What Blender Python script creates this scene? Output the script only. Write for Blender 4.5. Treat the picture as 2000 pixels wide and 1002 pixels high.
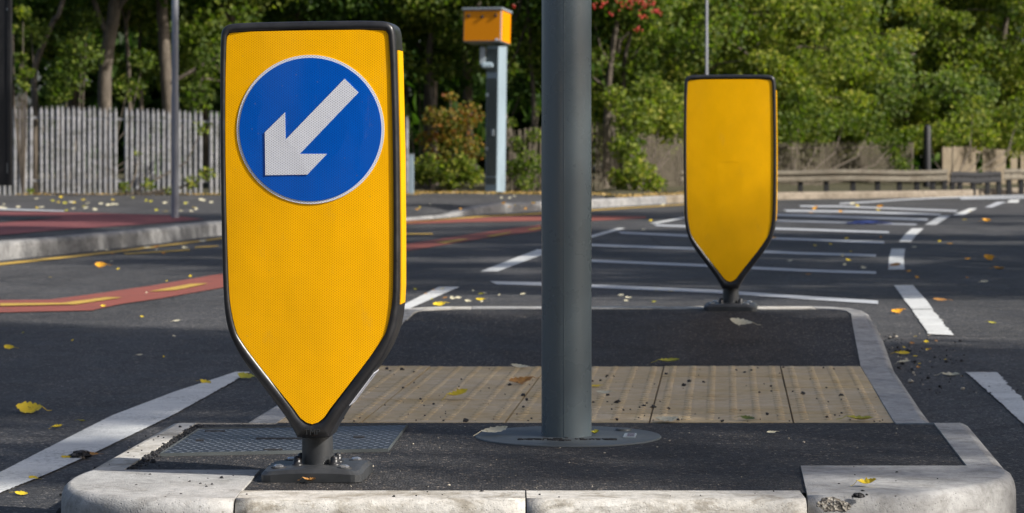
import bpy, math, random
from mathutils import Vector, Matrix, noise
random.seed(7)
for o in list(bpy.data.objects): bpy.data.objects.remove(o)
SC = bpy.context.scene
COL = SC.collection
R = math.radians
PI = math.pi

# ---------------------------------------------------------------- camera, world, sun, exposure
HC, F, HY = 0.83, 5450.0, 256.0        # camera height, focal length in photo pixels, horizon row
cam = bpy.data.cameras.new('camera'); co = bpy.data.objects.new('camera', cam); COL.objects.link(co)
co.location = (0, 0, HC); co.rotation_euler = (R(90), 0, 0)
cam.sensor_width = 36; cam.lens = 36 * F / 2000; cam.shift_y = -(501 - HY) / 2000
cam.clip_start = 0.1; cam.clip_end = 1500
cam.dof.use_dof = True; cam.dof.focus_distance = 5.72; cam.dof.aperture_fstop = 12.5
SC.camera = co
SC.render.resolution_x, SC.render.resolution_y = 1024, 513

SUN_EL = 36
tosun = Vector((1.0, -0.40, 0)).normalized() * math.cos(R(SUN_EL)) + Vector((0, 0, math.sin(R(SUN_EL))))
world = bpy.data.worlds.new('World'); SC.world = world; world.use_nodes = True
wn = world.node_tree
sky = wn.nodes.new('ShaderNodeTexSky'); sky.sky_type = 'NISHITA'; sky.sun_disc = False
sky.sun_elevation = R(SUN_EL); sky.sun_rotation = math.atan2(tosun.x, tosun.y)
sky.dust_density = 3.0; sky.air_density = 0.8; sky.ozone_density = 0.6
bg = wn.nodes['Background']; bg.inputs[1].default_value = 0.10
wn.links.new(sky.outputs[0], bg.inputs[0])
sl = bpy.data.lights.new('sun', 'SUN'); sl.energy = 4.6; sl.angle = R(0.7); sl.color = (1, 0.95, 0.87)
so = bpy.data.objects.new('sun', sl); COL.objects.link(so)
so.rotation_euler = tosun.to_track_quat('Z', 'Y').to_euler(); so.location = (20, -10, 30)
SC.view_settings.view_transform = 'Standard'; SC.view_settings.look = 'None'
SC.view_settings.exposure = 0.5; SC.view_settings.gamma = 1

# ---------------------------------------------------------------- terrain
S = 0.010
def gz(Y):
    """height of the road: level round the island, then falling gently away"""
    if Y < 13: return 0.0
    if Y < 75: return -S * (Y - 13)
    return -S * 62
def G(x, y, zo=0.0):
    """a point of the road surface (plus zo) that is seen at photo pixel x, y"""
    t = (y - HY) / F
    Y = (HC - zo) / t
    if Y > 13: Y = (HC - zo - 13 * S) / (t - S)
    return Vector(((x - 1000) * Y / F, Y, gz(Y) + zo))
def PX(x, Y): return (x - 1000) * Y / F
def PZ(y, Y): return HC - (y - HY) * Y / F

# ---------------------------------------------------------------- mesh helpers
class MB:
    def __init__(s): s.v = []; s.f = []; s.sm = []
    def add(s, vs, fs, smooth=False):
        b = len(s.v); s.v += [tuple(p) for p in vs]
        for f in fs: s.f.append(tuple(b + i for i in f)); s.sm.append(smooth)
        return s
    def quad(s, a, b, c, d): return s.add([a, b, c, d], [(0, 1, 2, 3)])
    def box(s, c, sz, rz=0, bev=0.0):
        x, y, z = sz[0] / 2, sz[1] / 2, sz[2] / 2
        cr, sr = math.cos(rz), math.sin(rz)
        def P(px, py, pz): return (c[0] + px * cr - py * sr, c[1] + px * sr + py * cr, c[2] + pz)
        if bev <= 0:
            vs = [P(i * x, j * y, k * z) for k in (-1, 1) for i, j in ((-1, -1), (1, -1), (1, 1), (-1, 1))]
            return s.add(vs, [(3, 2, 1, 0), (4, 5, 6, 7), (0, 1, 5, 4), (1, 2, 6, 5), (2, 3, 7, 6), (3, 0, 4, 7)])
        b = bev
        def ring(ix, iy, pz):
            o = []
            for sx, sy in ((-1, -1), (1, -1), (1, 1), (-1, 1)):
                q = [(sx * (x - ix), sy * (y - iy - b)), (sx * (x - ix - b), sy * (y - iy))]
                if sx * sy > 0: q = q if sx < 0 else q
                if (sx, sy) == (-1, -1): q = [(-x + ix, -y + iy + b), (-x + ix + b, -y + iy)]
                if (sx, sy) == (1, -1): q = [(x - ix - b, -y + iy), (x - ix, -y + iy + b)]
                if (sx, sy) == (1, 1): q = [(x - ix, y - iy - b), (x - ix - b, y - iy)]
                if (sx, sy) == (-1, 1): q = [(-x + ix + b, y - iy), (-x + ix, y - iy - b)]
                o += [P(a, bb, pz) for a, bb in q]
            return o
        rs = [ring(b, b, -z), ring(0, 0, -z + b), ring(0, 0, z - b), ring(b, b, z)]
        return s.loft(rs, True, True, True)
    def loft(s, rings, closed=True, cap0=False, cap1=False, smooth=False):
        n = len(rings[0]); b = b0 = len(s.v)
        for r in rings: s.v += [tuple(p) for p in r]
        for k in range(len(rings) - 1):
            for i in range(n if closed else n - 1):
                j = (i + 1) % n
                s.f.append((b + k * n + i, b + k * n + j, b + (k + 1) * n + j, b + (k + 1) * n + i)); s.sm.append(smooth)
        for on, r_, rev in ((cap0, rings[0], True), (cap1, rings[-1], False)):
            if not on: continue
            b = len(s.v)
            if smooth: s.v += [tuple(p) for p in r_]
            else: b = s.v.index(tuple(r_[0])) if False else (b0 if rev else b0 + (len(rings) - 1) * n)
            s.f.append(tuple(b + i for i in (reversed(range(n)) if rev else range(n)))); s.sm.append(False)
        return s
    def lathe(s, prof, c=(0, 0, 0), n=24, smooth=True, cap=True):
        rings = [[(c[0] + r * math.cos(2 * PI * i / n), c[1] + r * math.sin(2 * PI * i / n), c[2] + z) for i in range(n)] for r, z in prof]
        return s.loft(rings, True, cap, cap, smooth)
    def tube(s, pts, rad, n=8, smooth=True):
        pts = [Vector(p) for p in pts]; rings = []
        for k, p in enumerate(pts):
            d = (pts[min(k + 1, len(pts) - 1)] - pts[max(k - 1, 0)]).normalized()
            a = d.cross(Vector((0, 1, 0.02)));
            if a.length < 0.1: a = d.cross(Vector((1, 0, 0)))
            a.normalize(); b = d.cross(a)
            r = rad[k] if isinstance(rad, (list, tuple)) else rad
            rings.append([p + a * r * math.cos(2 * PI * i / n) + b * r * math.sin(2 * PI * i / n) for i in range(n)])
        return s.loft(rings, True, True, True, smooth)
    def mesh(s, name, mat):
        m = bpy.data.meshes.new(name); m.from_pydata(s.v, [], s.f); m.update()
        m.polygons.foreach_set('use_smooth', s.sm)
        if mat: m.materials.append(mat)
        return m
    def build(s, name, mat, parent=None, fix=True):
        m = s.mesh(name, mat)
        if fix and len(s.f) < 60000:
            import bmesh
            b = bmesh.new(); b.from_mesh(m); bmesh.ops.recalc_face_normals(b, faces=b.faces); b.to_mesh(m); b.free()
        o = bpy.data.objects.new(name, m); COL.objects.link(o)
        if parent: o.parent = parent
        return o
def tag(o, label=None, cat=None, group=None, kind=None):
    if label: o['label'] = label
    if cat: o['category'] = cat
    if group: o['group'] = group
    if kind: o['kind'] = kind
    return o
def empty(name, loc=(0, 0, 0), rz=0):
    o = bpy.data.objects.new(name, None); COL.objects.link(o); o.location = loc; o.rotation_euler = (0, 0, rz)
    o.empty_display_size = 0.1
    return o
def struct(o): o['kind'] = 'structure'; return o
def cr_spline(p, n, closed=False):
    out = []
    N = len(p)
    for i in range(N - (0 if closed else 1)):
        if closed: a, b, c, d = p[(i - 1) % N], p[i], p[(i + 1) % N], p[(i + 2) % N]
        else: a, b, c, d = p[max(i - 1, 0)], p[i], p[i + 1], p[min(i + 2, N - 1)]
        for k in range(n):
            t = k / n
            out.append(tuple(0.5 * (2 * b[j] + (c[j] - a[j]) * t + (2 * a[j] - 5 * b[j] + 4 * c[j] - d[j]) * t * t + (3 * b[j] - a[j] - 3 * c[j] + d[j]) * t ** 3) for j in range(len(b))))
    if not closed: out.append(tuple(p[-1]))
    return out
def interp(tab, x):
    if x <= tab[0][0]: return tab[0][1]
    for (a, b), (c, d) in zip(tab, tab[1:]):
        if x <= c: return b + (d - b) * (x - a) / (c - a) if c > a else d
    return tab[-1][1]

# ---------------------------------------------------------------- materials
def mat_base(name, col=(0.5, 0.5, 0.5), rough=0.6, spec=0.5, metal=0.0, coat=0.0, coat_r=0.05):
    m = bpy.data.materials.new(name); m.use_nodes = True
    b = m.node_tree.nodes['Principled BSDF']
    b.inputs['Base Color'].default_value = (*col, 1); b.inputs['Roughness'].default_value = rough
    b.inputs['Specular IOR Level'].default_value = spec; b.inputs['Metallic'].default_value = metal
    b.inputs['Coat Weight'].default_value = coat; b.inputs['Coat Roughness'].default_value = coat_r
    return m
class NT:
    def __init__(s, m): s.t = m.node_tree; s.n = s.t.nodes; s.l = s.t.links; s.b = s.n['Principled BSDF']; s._c = None
    def coord(s):
        if not s._c: s._c = s.n.new('ShaderNodeTexCoord')
        return s._c.outputs['Object']
    def new(s, t, **k):
        n = s.n.new(t)
        for a, b in k.items(): setattr(n, a, b)
        return n
    def mapping(s, sc=(1, 1, 1), loc=(0, 0, 0), rot=(0, 0, 0)):
        m = s.new('ShaderNodeMapping'); m.inputs['Scale'].default_value = sc; m.inputs['Location'].default_value = loc; m.inputs['Rotation'].default_value = rot
        s.l.new(s.coord(), m.inputs[0]); return m.outputs[0]
    def noise(s, sc, det=4, rough=0.6, vec=None, dist=0):
        n = s.new('ShaderNodeTexNoise'); n.inputs['Scale'].default_value = sc; n.inputs['Detail'].default_value = det
        n.inputs['Roughness'].default_value = rough; n.inputs['Distortion'].default_value = dist
        s.l.new(vec or s.coord(), n.inputs['Vector']); return n.outputs['Fac']
    def voro(s, sc, feat='F1', vec=None, out='Distance'):
        n = s.new('ShaderNodeTexVoronoi'); n.feature = feat; n.inputs['Scale'].default_value = sc
        s.l.new(vec or s.coord(), n.inputs['Vector']); return n.outputs[out]
    def ramp(s, fac, stops):
        r = s.new('ShaderNodeValToRGB'); e = r.color_ramp.elements
        while len(e) > 1: e.remove(e[-1])
        for i, (p, c) in enumerate(stops):
            if not isinstance(c, tuple): c = (c, c, c)
            el = e[0] if i == 0 else e.new(p)
            el.position = p; el.color = (*c, 1)
        s.l.new(fac, r.inputs[0]); return r.outputs[0]
    def mix(s, fac, a, b, mode='MIX'):
        n = s.new('ShaderNodeMix', data_type='RGBA', blend_type=mode)
        for sock, v in ((n.inputs[0], fac), (n.inputs[6], a), (n.inputs[7], b)):
            if hasattr(v, 'is_linked') or hasattr(v, 'links'): s.l.new(v, sock)
            elif isinstance(v, tuple): sock.default_value = (*v, 1)
            else: sock.default_value = v
        return n.outputs[2]
    def math(s, op, a, b=0.0, clamp=False):
        n = s.new('ShaderNodeMath', operation=op); n.use_clamp = clamp
        for sock, v in ((n.inputs[0], a), (n.inputs[1], b)):
            if isinstance(v, (int, float)): sock.default_value = v
            else: s.l.new(v, sock)
        return n.outputs[0]
    def bump(s, h, st=0.3, dist=0.01, prev=None):
        n = s.new('ShaderNodeBump'); n.inputs['Strength'].default_value = st; n.inputs['Distance'].default_value = dist
        s.l.new(h, n.inputs['Height'])
        if prev: s.l.new(prev, n.inputs['Normal'])
        return n.outputs[0]
    def out(s, col=None, rough=None, nrm=None):
        if col is not None: s.l.new(col, s.b.inputs['Base Color'])
        if rough is not None: s.l.new(rough, s.b.inputs['Roughness'])
        if nrm is not None: s.l.new(nrm, s.b.inputs['Normal'])

def m_asphalt(name, lo, hi, speck, sc=220, bd=0.006, worn=0.0, bst=0.55):
    m = mat_base(name, rough=0.75, spec=0.4); t = NT(m)
    agg = t.voro(sc, out='Color'); agg2 = t.voro(sc)
    big = t.noise(0.55, 5, 0.65); mid = t.noise(5, 5, 0.6)
    sep = t.new('ShaderNodeSeparateColor'); t.l.new(agg, sep.inputs[0])
    c = t.ramp(sep.outputs[0], [(0.0, lo), (0.75, hi), (0.93, tuple(x * 1.35 for x in hi)), (1.0, speck)])
    c = t.mix(1.0, c, t.ramp(big, [(0.3, 0.72), (0.7, 1.22)]), 'MULTIPLY')
    c = t.mix(1.0, c, t.ramp(mid, [(0.3, 0.85), (0.7, 1.12)]), 'MULTIPLY')
    crack = t.ramp(t.noise(38, 3, 0.7), [(0.34, 0.35), (0.42, 1.0)])
    c = t.mix(0.6, c, crack, 'MULTIPLY')
    st_ = t.noise(1.0, 5, 0.7, t.mapping((1.6, 0.22, 1), (4, 0, 0), (0, 0, 0.08)), 0.5)
    c = t.mix(1.0, c, t.ramp(st_, [(0.32, 0.74), (0.5, 1.0), (0.7, 1.28)]), 'MULTIPLY')
    ck = t.voro(0.8, 'DISTANCE_TO_EDGE', t.mix(0.12, t.mapping((1, 0.45, 1)), t.noise(2.5, 4, 0.7, None)))
    c = t.mix(t.math('MULTIPLY', t.ramp(ck, [(0.002, 0.55), (0.007, 0.0)]), worn), c, (0.012, 0.012, 0.014))
    h = t.math('ADD', t.math('MULTIPLY', agg2, -1.0), t.math('MULTIPLY', t.noise(60, 4), 1.2))
    t.out(c, t.ramp(mid, [(0.3, 0.62), (0.7, 0.85)]), t.bump(h, bst, bd))
    return m
M = {}
M['road'] = m_asphalt('asphalt_road', (0.020, 0.020, 0.021), (0.066, 0.0655, 0.068), (0.26, 0.24, 0.21), 150, worn=1.0)
M['island'] = m_asphalt('asphalt_new', (0.010, 0.0095, 0.010), (0.044, 0.043, 0.045), (0.26, 0.22, 0.18), 175, 0.006, bst=0.8)
M['footway'] = m_asphalt('asphalt_footway', (0.028, 0.027, 0.028), (0.070, 0.069, 0.070), (0.2, 0.2, 0.2), 120)  # footway tone darkened, standing in for the shade that lies over it

def m_concrete(name, a, b, dark, sc=1.0, stain=0.5):
    m = mat_base(name, rough=0.8, spec=0.3); t = NT(m)
    n1 = t.noise(5 * sc, 6, 0.65); n2 = t.noise(38 * sc, 5, 0.7); n3 = t.noise(300, 2, 0.5)
    c = t.mix(t.ramp(n1, [(0.32, 0.0), (0.68, 1.0)]), a, b)
    st = t.ramp(t.noise(11 * sc, 6, 0.75, t.mapping((1, 1, 2.0), (3, 1, 0)), 0.6), [(0.47, 0.0), (0.64, stain)])
    c = t.mix(st, c, dark)
    spots = t.ramp(t.voro(42 * sc), [(0.06, 0.75), (0.13, 0.0)])
    spots = t.math('MULTIPLY', spots, t.ramp(n1, [(0.5, 0.0), (0.6, 1.0)]))
    c = t.mix(spots, c, dark)
    c = t.mix(1.0, c, t.ramp(n2, [(0.25, 0.70), (0.7, 1.12)]), 'MULTIPLY')
    rub = t.ramp(t.noise(3.2 * sc, 7, 0.8, t.mapping((1, 1, 6), (7, 2, 0)), 1.2), [(0.56, 0.0), (0.62, 0.55 * stain)])
    c = t.mix(rub, c, tuple(x_ * 0.45 for x_ in dark))
    pit = t.ramp(t.voro(115 * sc), [(0.10, 0.0), (0.25, 1.0)])
    c = t.mix(0.2, c, t.mix(1.0, c, pit, 'MULTIPLY'))
    h = t.math('ADD', t.math('MULTIPLY', n2, 1.4), t.math('ADD', t.math('MULTIPLY', n3, 0.35), t.math('MULTIPLY', pit, 0.5)))
    t.out(c, None, t.bump(h, 0.45, 0.004))
    return m
M['kerb_pale'] = m_concrete('kerb_pale', (0.48, 0.46, 0.42), (0.60, 0.585, 0.55), (0.20, 0.17, 0.12), 1.3, 0.7)
M['kerb_grey'] = m_concrete('kerb_grey', (0.33, 0.33, 0.325), (0.46, 0.455, 0.445), (0.17, 0.16, 0.14), 1.0, 0.45)
M['kerb_far'] = m_concrete('kerb_far', (0.20, 0.20, 0.205), (0.34, 0.335, 0.325), (0.10, 0.10, 0.10), 0.4, 0.6)
M['kerb_beige'] = m_concrete('kerb_beige', (0.20, 0.165, 0.125), (0.30, 0.255, 0.20), (0.10, 0.085, 0.06), 0.4, 0.6)

def m_paint(name, col, wear=0.35, under=(0.05, 0.05, 0.055)):
    m = mat_base(name, rough=0.65, spec=0.3); t = NT(m)
    n = t.noise(70, 5, 0.75); n2 = t.noise(4, 5, 0.7)
    w = t.math('MULTIPLY', t.ramp(n, [(0.50, 0.0), (0.62, 1.0)]), t.ramp(n2, [(0.40, 0.05), (0.66, wear)]))
    c = t.mix(w, col, under)
    c = t.mix(1.0, c, t.ramp(t.noise(2.3, 6, 0.7, t.mapping((1, 3, 1))), [(0.3, 0.80), (0.7, 1.08)]), 'MULTIPLY')
    t.out(c, None, t.bump(t.voro(150), 0.4, 0.003))
    return m
M['white'] = m_paint('white_line_paint', (0.64, 0.65, 0.64), 0.75)
M['white_thin'] = m_paint('white_thin_paint', (0.48, 0.50, 0.53), 0.7)
M['yellow'] = m_paint('yellow_line_paint', (0.55, 0.36, 0.07), 0.9)
M['red'] = m_paint('red_surface', (0.28, 0.085, 0.062), 1.0)
M['red_slab'] = m_paint('red_paving', (0.20, 0.065, 0.065), 0.3, (0.1, 0.08, 0.08))

# buff blister paving
m = mat_base('buff_paving', rough=0.8, spec=0.25); t = NT(m)
n1 = t.noise(3.2, 6, 0.7); n2 = t.noise(30, 5, 0.7)
c = t.mix(t.ramp(n1, [(0.35, 0.0), (0.65, 1.0)]), (0.52, 0.39, 0.21), (0.60, 0.49, 0.34))
c = t.mix(t.ramp(t.noise(9, 5, 0.7, t.mapping((1.2, 2.0, 1), (2, 0, 0))), [(0.48, 0.0), (0.68, 0.45)]), c, (0.46, 0.30, 0.13))
c = t.mix(t.ramp(t.noise(16, 6, 0.8), [(0.60, 0.0), (0.72, 0.55)]), c, (0.12, 0.09, 0.06))
c = t.mix(1.0, c, t.ramp(n2, [(0.25, 0.8), (0.7, 1.1)]), 'MULTIPLY')
t.out(c, None, t.bump(n2, 0.35, 0.003)); M['buff'] = m

# retroreflective sheeting: a fine hexagonal cell pattern in the sheet
def m_retro(name, col, dot, amt=1.0, rough=0.4, spec=0.15, coat=0.35, coat_r=0.1):
    m = mat_base(name, rough=rough, spec=spec, coat=coat, coat_r=coat_r); t = NT(m)
    sp = t.new('ShaderNodeSeparateXYZ'); t.l.new(t.coord(), sp.inputs[0])
    x, z = sp.outputs[0], sp.outputs[2]
    def lat(ox, oz):
        u = t.math('SUBTRACT', t.math('FRACT', t.math('ADD', t.math('DIVIDE', x, 0.0072), 50 + ox)), 0.5)
        v = t.math('SUBTRACT', t.math('FRACT', t.math('ADD', t.math('DIVIDE', z, 0.0050), 50 + oz)), 0.5)
        v = t.math('MULTIPLY', v, 0.72)
        return t.math('SQRT', t.math('ADD', t.math('MULTIPLY', u, u), t.math('MULTIPLY', v, v)))
    d = t.math('MINIMUM', lat(0, 0), lat(0.5, 0.5))
    f = t.ramp(d, [(0.12, amt), (0.22, 0.0)])
    c = t.mix(f, col, dot)
    big = t.noise(7, 4, 0.6, t.mapping((1, 1, 0.6)))
    c = t.mix(1.0, c, t.ramp(big, [(0.3, 0.90), (0.7, 1.06)]), 'MULTIPLY')
    drt = t.ramp(t.noise(16, 7, 0.8, t.mapping((1.6, 1, 0.5), (3, 0, 1)), 0.5), [(0.58, 0.0), (0.76, 0.16)])
    c = t.mix(drt, c, (0.30, 0.24, 0.14))
    sp_k = t.ramp(t.voro(55), [(0.05, 0.4), (0.09, 0.0)])
    c = t.mix(t.math('MULTIPLY', sp_k, t.ramp(big, [(0.5, 0.0), (0.6, 1.0)])), c, (0.25, 0.2, 0.12))
    t.out(c, None, t.bump(t.noise(24, 3, 0.6), 0.06, 0.01))
    return m
M['retro_yellow'] = m_retro('yellow_sheeting', (1.0, 0.51, 0.0), (0.66, 0.23, 0.0), 0.85)
M['retro_yellow_plain'] = m_retro('yellow_sheeting_smooth', (1.0, 0.50, 0.0), (0.97, 0.47, 0.0), 0.3)
M['retro_blue'] = m_retro('blue_sheeting', (0.0, 0.10, 0.52), (0.0, 0.042, 0.28), 0.85, 0.3, coat=1.0, coat_r=0.05)
M['retro_white'] = m_retro('white_sheeting', (0.72, 0.74, 0.80), (0.30, 0.30, 0.36), 0.8, 0.35)

def m_plastic(name, col, rough, bs=0.1):
    m = mat_base(name, col, rough, 0.5); t = NT(m)
    n = t.noise(14, 6, 0.7)
    c = t.mix(t.ramp(n, [(0.4, 0.0), (0.75, 0.35)]), col, tuple(min(1, x * 2.0 + 0.02) for x in col))
    scr = t.ramp(t.noise(60, 3, 0.8, t.mapping((1, 1, 0.25))), [(0.70, 0.0), (0.76, 0.5)])
    c = t.mix(scr, c, (0.10, 0.10, 0.11))
    t.out(c, t.ramp(n, [(0.3, rough - 0.08), (0.7, rough + 0.15)]), t.bump(t.noise(120, 3), bs, 0.002))
    return m
M['black'] = m_plastic('black_housing', (0.016, 0.016, 0.018), 0.32)
M['rubber'] = m_plastic('dark_rubber', (0.026, 0.028, 0.031), 0.42)
M['board'] = m_plastic('black_board', (0.006, 0.006, 0.007), 0.5)
M['steel'] = mat_base('zinc_bolt', (0.62, 0.63, 0.65), 0.3, metal=0.9)
M['sticker'] = mat_base('sticker_white', (0.72, 0.74, 0.82), 0.4)
M['ink'] = mat_base('ink', (0.14, 0.14, 0.18), 0.5)

def m_metalpaint(name, col, rough=0.35, var=0.2):
    m = mat_base(name, col, rough, 0.5); t = NT(m)
    n = t.noise(2.2, 5, 0.6, t.mapping((1, 1, 0.4)))
    c = t.mix(1.0, col, t.ramp(n, [(0.3, 1 - var), (0.7, 1 + var)]), 'MULTIPLY')
    c = t.mix(t.ramp(t.noise(30, 6, 0.8), [(0.62, 0.0), (0.72, 0.25)]), c, (0.12, 0.11, 0.09))
    t.out(c, t.ramp(t.noise(9, 4), [(0.3, rough - 0.06), (0.7, rough + 0.1)]), t.bump(t.noise(160, 2), 0.05, 0.001))
    return m
M['pole'] = m_metalpaint('grey_pole_paint', (0.108, 0.138, 0.155), 0.27, 0.06)
M['plate'] = m_metalpaint('grey_plate_paint', (0.072, 0.083, 0.088), 0.5, 0.4)
M['lamp_grey'] = m_metalpaint('galvanised', (0.22, 0.23, 0.26), 0.35)
M['cam_post'] = m_metalpaint('camera_post_paint', (0.24, 0.31, 0.36), 0.45)
M['cam_door'] = m_metalpaint('camera_post_door', (0.085, 0.105, 0.10), 0.5)
M['cam_orange'] = mat_base('camera_box_orange', (0.72, 0.25, 0.0), 0.4, 0.2)
M['cam_trim'] = mat_base('camera_box_trim', (0.25, 0.29, 0.32), 0.45)
M['dark'] = mat_base('dark_glass', (0.02, 0.02, 0.025), 0.2)
M['rail'] = m_concrete('weathered_rail', (0.12, 0.105, 0.08), (0.21, 0.19, 0.15), (0.14, 0.11, 0.08), 0.4, 0.5)
M['rail_dark'] = mat_base('dark_rail', (0.018, 0.018, 0.02), 0.6)
M['pale_grey'] = m_concrete('palisade_grey', (0.24, 0.245, 0.265), (0.36, 0.36, 0.375), (0.08, 0.085, 0.055), 0.35, 0.6)
M['pale_brown'] = m_concrete('palisade_weathered', (0.075, 0.062, 0.045), (0.15, 0.128, 0.095), (0.09, 0.08, 0.05), 0.35, 0.6)
M['panel_brown'] = m_concrete('board_weathered', (0.17, 0.135, 0.095), (0.24, 0.20, 0.145), (0.15, 0.13, 0.08), 0.5, 0.4)

# checker plate
m = mat_base('checker_plate', (0.16, 0.18, 0.21), 0.42, 0.5, 0.35); t = NT(m)
sp = t.new('ShaderNodeSeparateXYZ'); t.l.new(t.coord(), sp.inputs[0])
def tear(ox, oy, sgn):
    u = t.math('SUBTRACT', t.math('FRACT', t.math('ADD', t.math('DIVIDE', sp.outputs[0], 0.024), 50 + ox)), 0.5)
    v = t.math('SUBTRACT', t.math('FRACT', t.math('ADD', t.math('DIVIDE', sp.outputs[1], 0.056), 50 + oy)), 0.5)
    a = t.math('ADD', u, t.math('MULTIPLY', v, 2.0 * sgn)); b = t.math('SUBTRACT', u, t.math('MULTIPLY', v, 2.0 * sgn))
    return t.math('ADD', t.math('MULTIPLY', t.math('MULTIPLY', a, a), 9.0), t.math('MULTIPLY', b, b))
d = t.math('MINIMUM', tear(0, 0, 1), tear(0.5, 0.5, -1))
hh = t.ramp(d, [(0.16, 1.0), (0.30, 0.0)])
c = t.mix(hh, (0.035, 0.038, 0.045), (0.26, 0.29, 0.34))
c = t.mix(t.ramp(t.noise(9, 6, 0.8), [(0.5, 0.0), (0.7, 0.7)]), c, (0.05, 0.05, 0.055))
t.out(c, None, t.bump(hh, 0.8, 0.003)); M['checker'] = m

def m_leaf(name, cols, trans=0.45, sc=0.7):
    m = bpy.data.materials.new(name); m.use_nodes = True
    t = NT(m); b = t.b
    gi = t.new('ShaderNodeNewGeometry'); rnd = gi.outputs['Random Per Island']
    n = t.noise(sc, 3, 0.6)
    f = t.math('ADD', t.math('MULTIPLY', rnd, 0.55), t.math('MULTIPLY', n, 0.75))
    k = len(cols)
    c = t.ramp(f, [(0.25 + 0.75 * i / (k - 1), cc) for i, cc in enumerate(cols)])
    t.l.new(c, b.inputs['Base Color']); b.inputs['Roughness'].default_value = 0.55; b.inputs['Specular IOR Level'].default_value = 0.22
    tr = t.new('ShaderNodeBsdfTranslucent'); t.l.new(t.mix(1.0, c, (1.2, 1.5, 0.5), 'MULTIPLY'), tr.inputs[0])
    mx = t.new('ShaderNodeMixShader'); mx.inputs[0].default_value = trans
    t.l.new(b.outputs[0], mx.inputs[1]); t.l.new(tr.outputs[0], mx.inputs[2])
    t.l.new(mx.outputs[0], t.n['Material Output'].inputs[0])
    return m
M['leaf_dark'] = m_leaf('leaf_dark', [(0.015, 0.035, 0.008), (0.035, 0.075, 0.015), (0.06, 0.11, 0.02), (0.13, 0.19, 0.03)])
M['leaf_mid'] = m_leaf('leaf_mid', [(0.03, 0.05, 0.010), (0.075, 0.115, 0.022), (0.13, 0.175, 0.03), (0.25, 0.27, 0.05)])
M['leaf_light'] = m_leaf('leaf_light', [(0.03, 0.055, 0.012), (0.11, 0.15, 0.028), (0.22, 0.26, 0.045), (0.40, 0.37, 0.065)])
M['leaf_grey'] = m_leaf('leaf_greyish', [(0.05, 0.08, 0.03), (0.11, 0.16, 0.05), (0.17, 0.22, 0.07), (0.28, 0.30, 0.09)])
M['leaf_rust'] = m_leaf('leaf_rust', [(0.05, 0.075, 0.012), (0.12, 0.13, 0.02), (0.26, 0.17, 0.03), (0.28, 0.075, 0.02)], 0.35, 2.0)
M['litter'] = m_leaf('leaf_litter', [(0.16, 0.10, 0.04), (0.34, 0.22, 0.09), (0.55, 0.36, 0.12), (0.62, 0.50, 0.30)], 0.15, 1.5)
M['berry'] = mat_base('berry_red', (0.36, 0.02, 0.01), 0.35)
m = mat_base('bark', (0.1, 0.08, 0.06), 0.85); t = NT(m)
n = t.noise(6, 6, 0.75, t.mapping((2.5, 2.5, 0.6)))
t.out(t.ramp(n, [(0.3, (0.045, 0.036, 0.027)), (0.55, (0.12, 0.098, 0.075)), (0.75, (0.21, 0.175, 0.14))]), None, t.bump(n, 0.8, 0.03)); M['bark'] = m
m = mat_base('soil', (0.06, 0.045, 0.025), 0.95); t = NT(m)
n = t.noise(3, 6, 0.75)
t.out(t.ramp(n, [(0.3, (0.030, 0.026, 0.014)), (0.55, (0.06, 0.055, 0.022)), (0.75, (0.10, 0.085, 0.04))]), None, t.bump(t.noise(20, 5), 0.8, 0.05)); M['soil'] = m
m = mat_base('grass_ground', (0.05, 0.07, 0.02), 0.95); t = NT(m)
t.out(t.ramp(t.noise(6, 6, 0.8), [(0.3, (0.03, 0.045, 0.012)), (0.7, (0.08, 0.10, 0.03))]), None, t.bump(t.noise(60, 5), 0.9, 0.05)); M['grass'] = m
def m_fallen(name, a, b, blot=(0.16, 0.09, 0.03)):
    m = mat_base(name, a, 0.5, 0.3); t = NT(m)
    c = t.mix(t.ramp(t.noise(55, 4, 0.7), [(0.35, 0.0), (0.65, 1.0)]), a, b)
    c = t.mix(t.ramp(t.noise(90, 3, 0.6), [(0.62, 0.0), (0.70, 0.8)]), c, blot)
    t.out(c); return m
M['f_yellow'] = m_fallen('fallen_yellow', (0.72, 0.52, 0.03), (0.60, 0.46, 0.03))
M['f_olive'] = m_fallen('fallen_olive', (0.34, 0.32, 0.03), (0.46, 0.42, 0.05))
M['f_cream'] = m_fallen('fallen_cream', (0.52, 0.48, 0.33), (0.60, 0.56, 0.42), (0.3, 0.25, 0.12))
M['f_brown'] = m_fallen('fallen_brown', (0.42, 0.22, 0.06), (0.30, 0.14, 0.04))
M['f_green'] = m_fallen('fallen_green', (0.09, 0.13, 0.02), (0.14, 0.17, 0.03))
M['f_orange'] = m_fallen('fallen_orange', (0.75, 0.36, 0.02), (0.62, 0.30, 0.03))
M['grit'] = mat_base('grit_black', (0.02, 0.02, 0.022), 0.7)
M['grit_pale'] = mat_base('grit_pale', (0.45, 0.40, 0.32), 0.7)
M['cloth'] = mat_base('blue_cloth', (0.025, 0.045, 0.17), 0.7)

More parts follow.
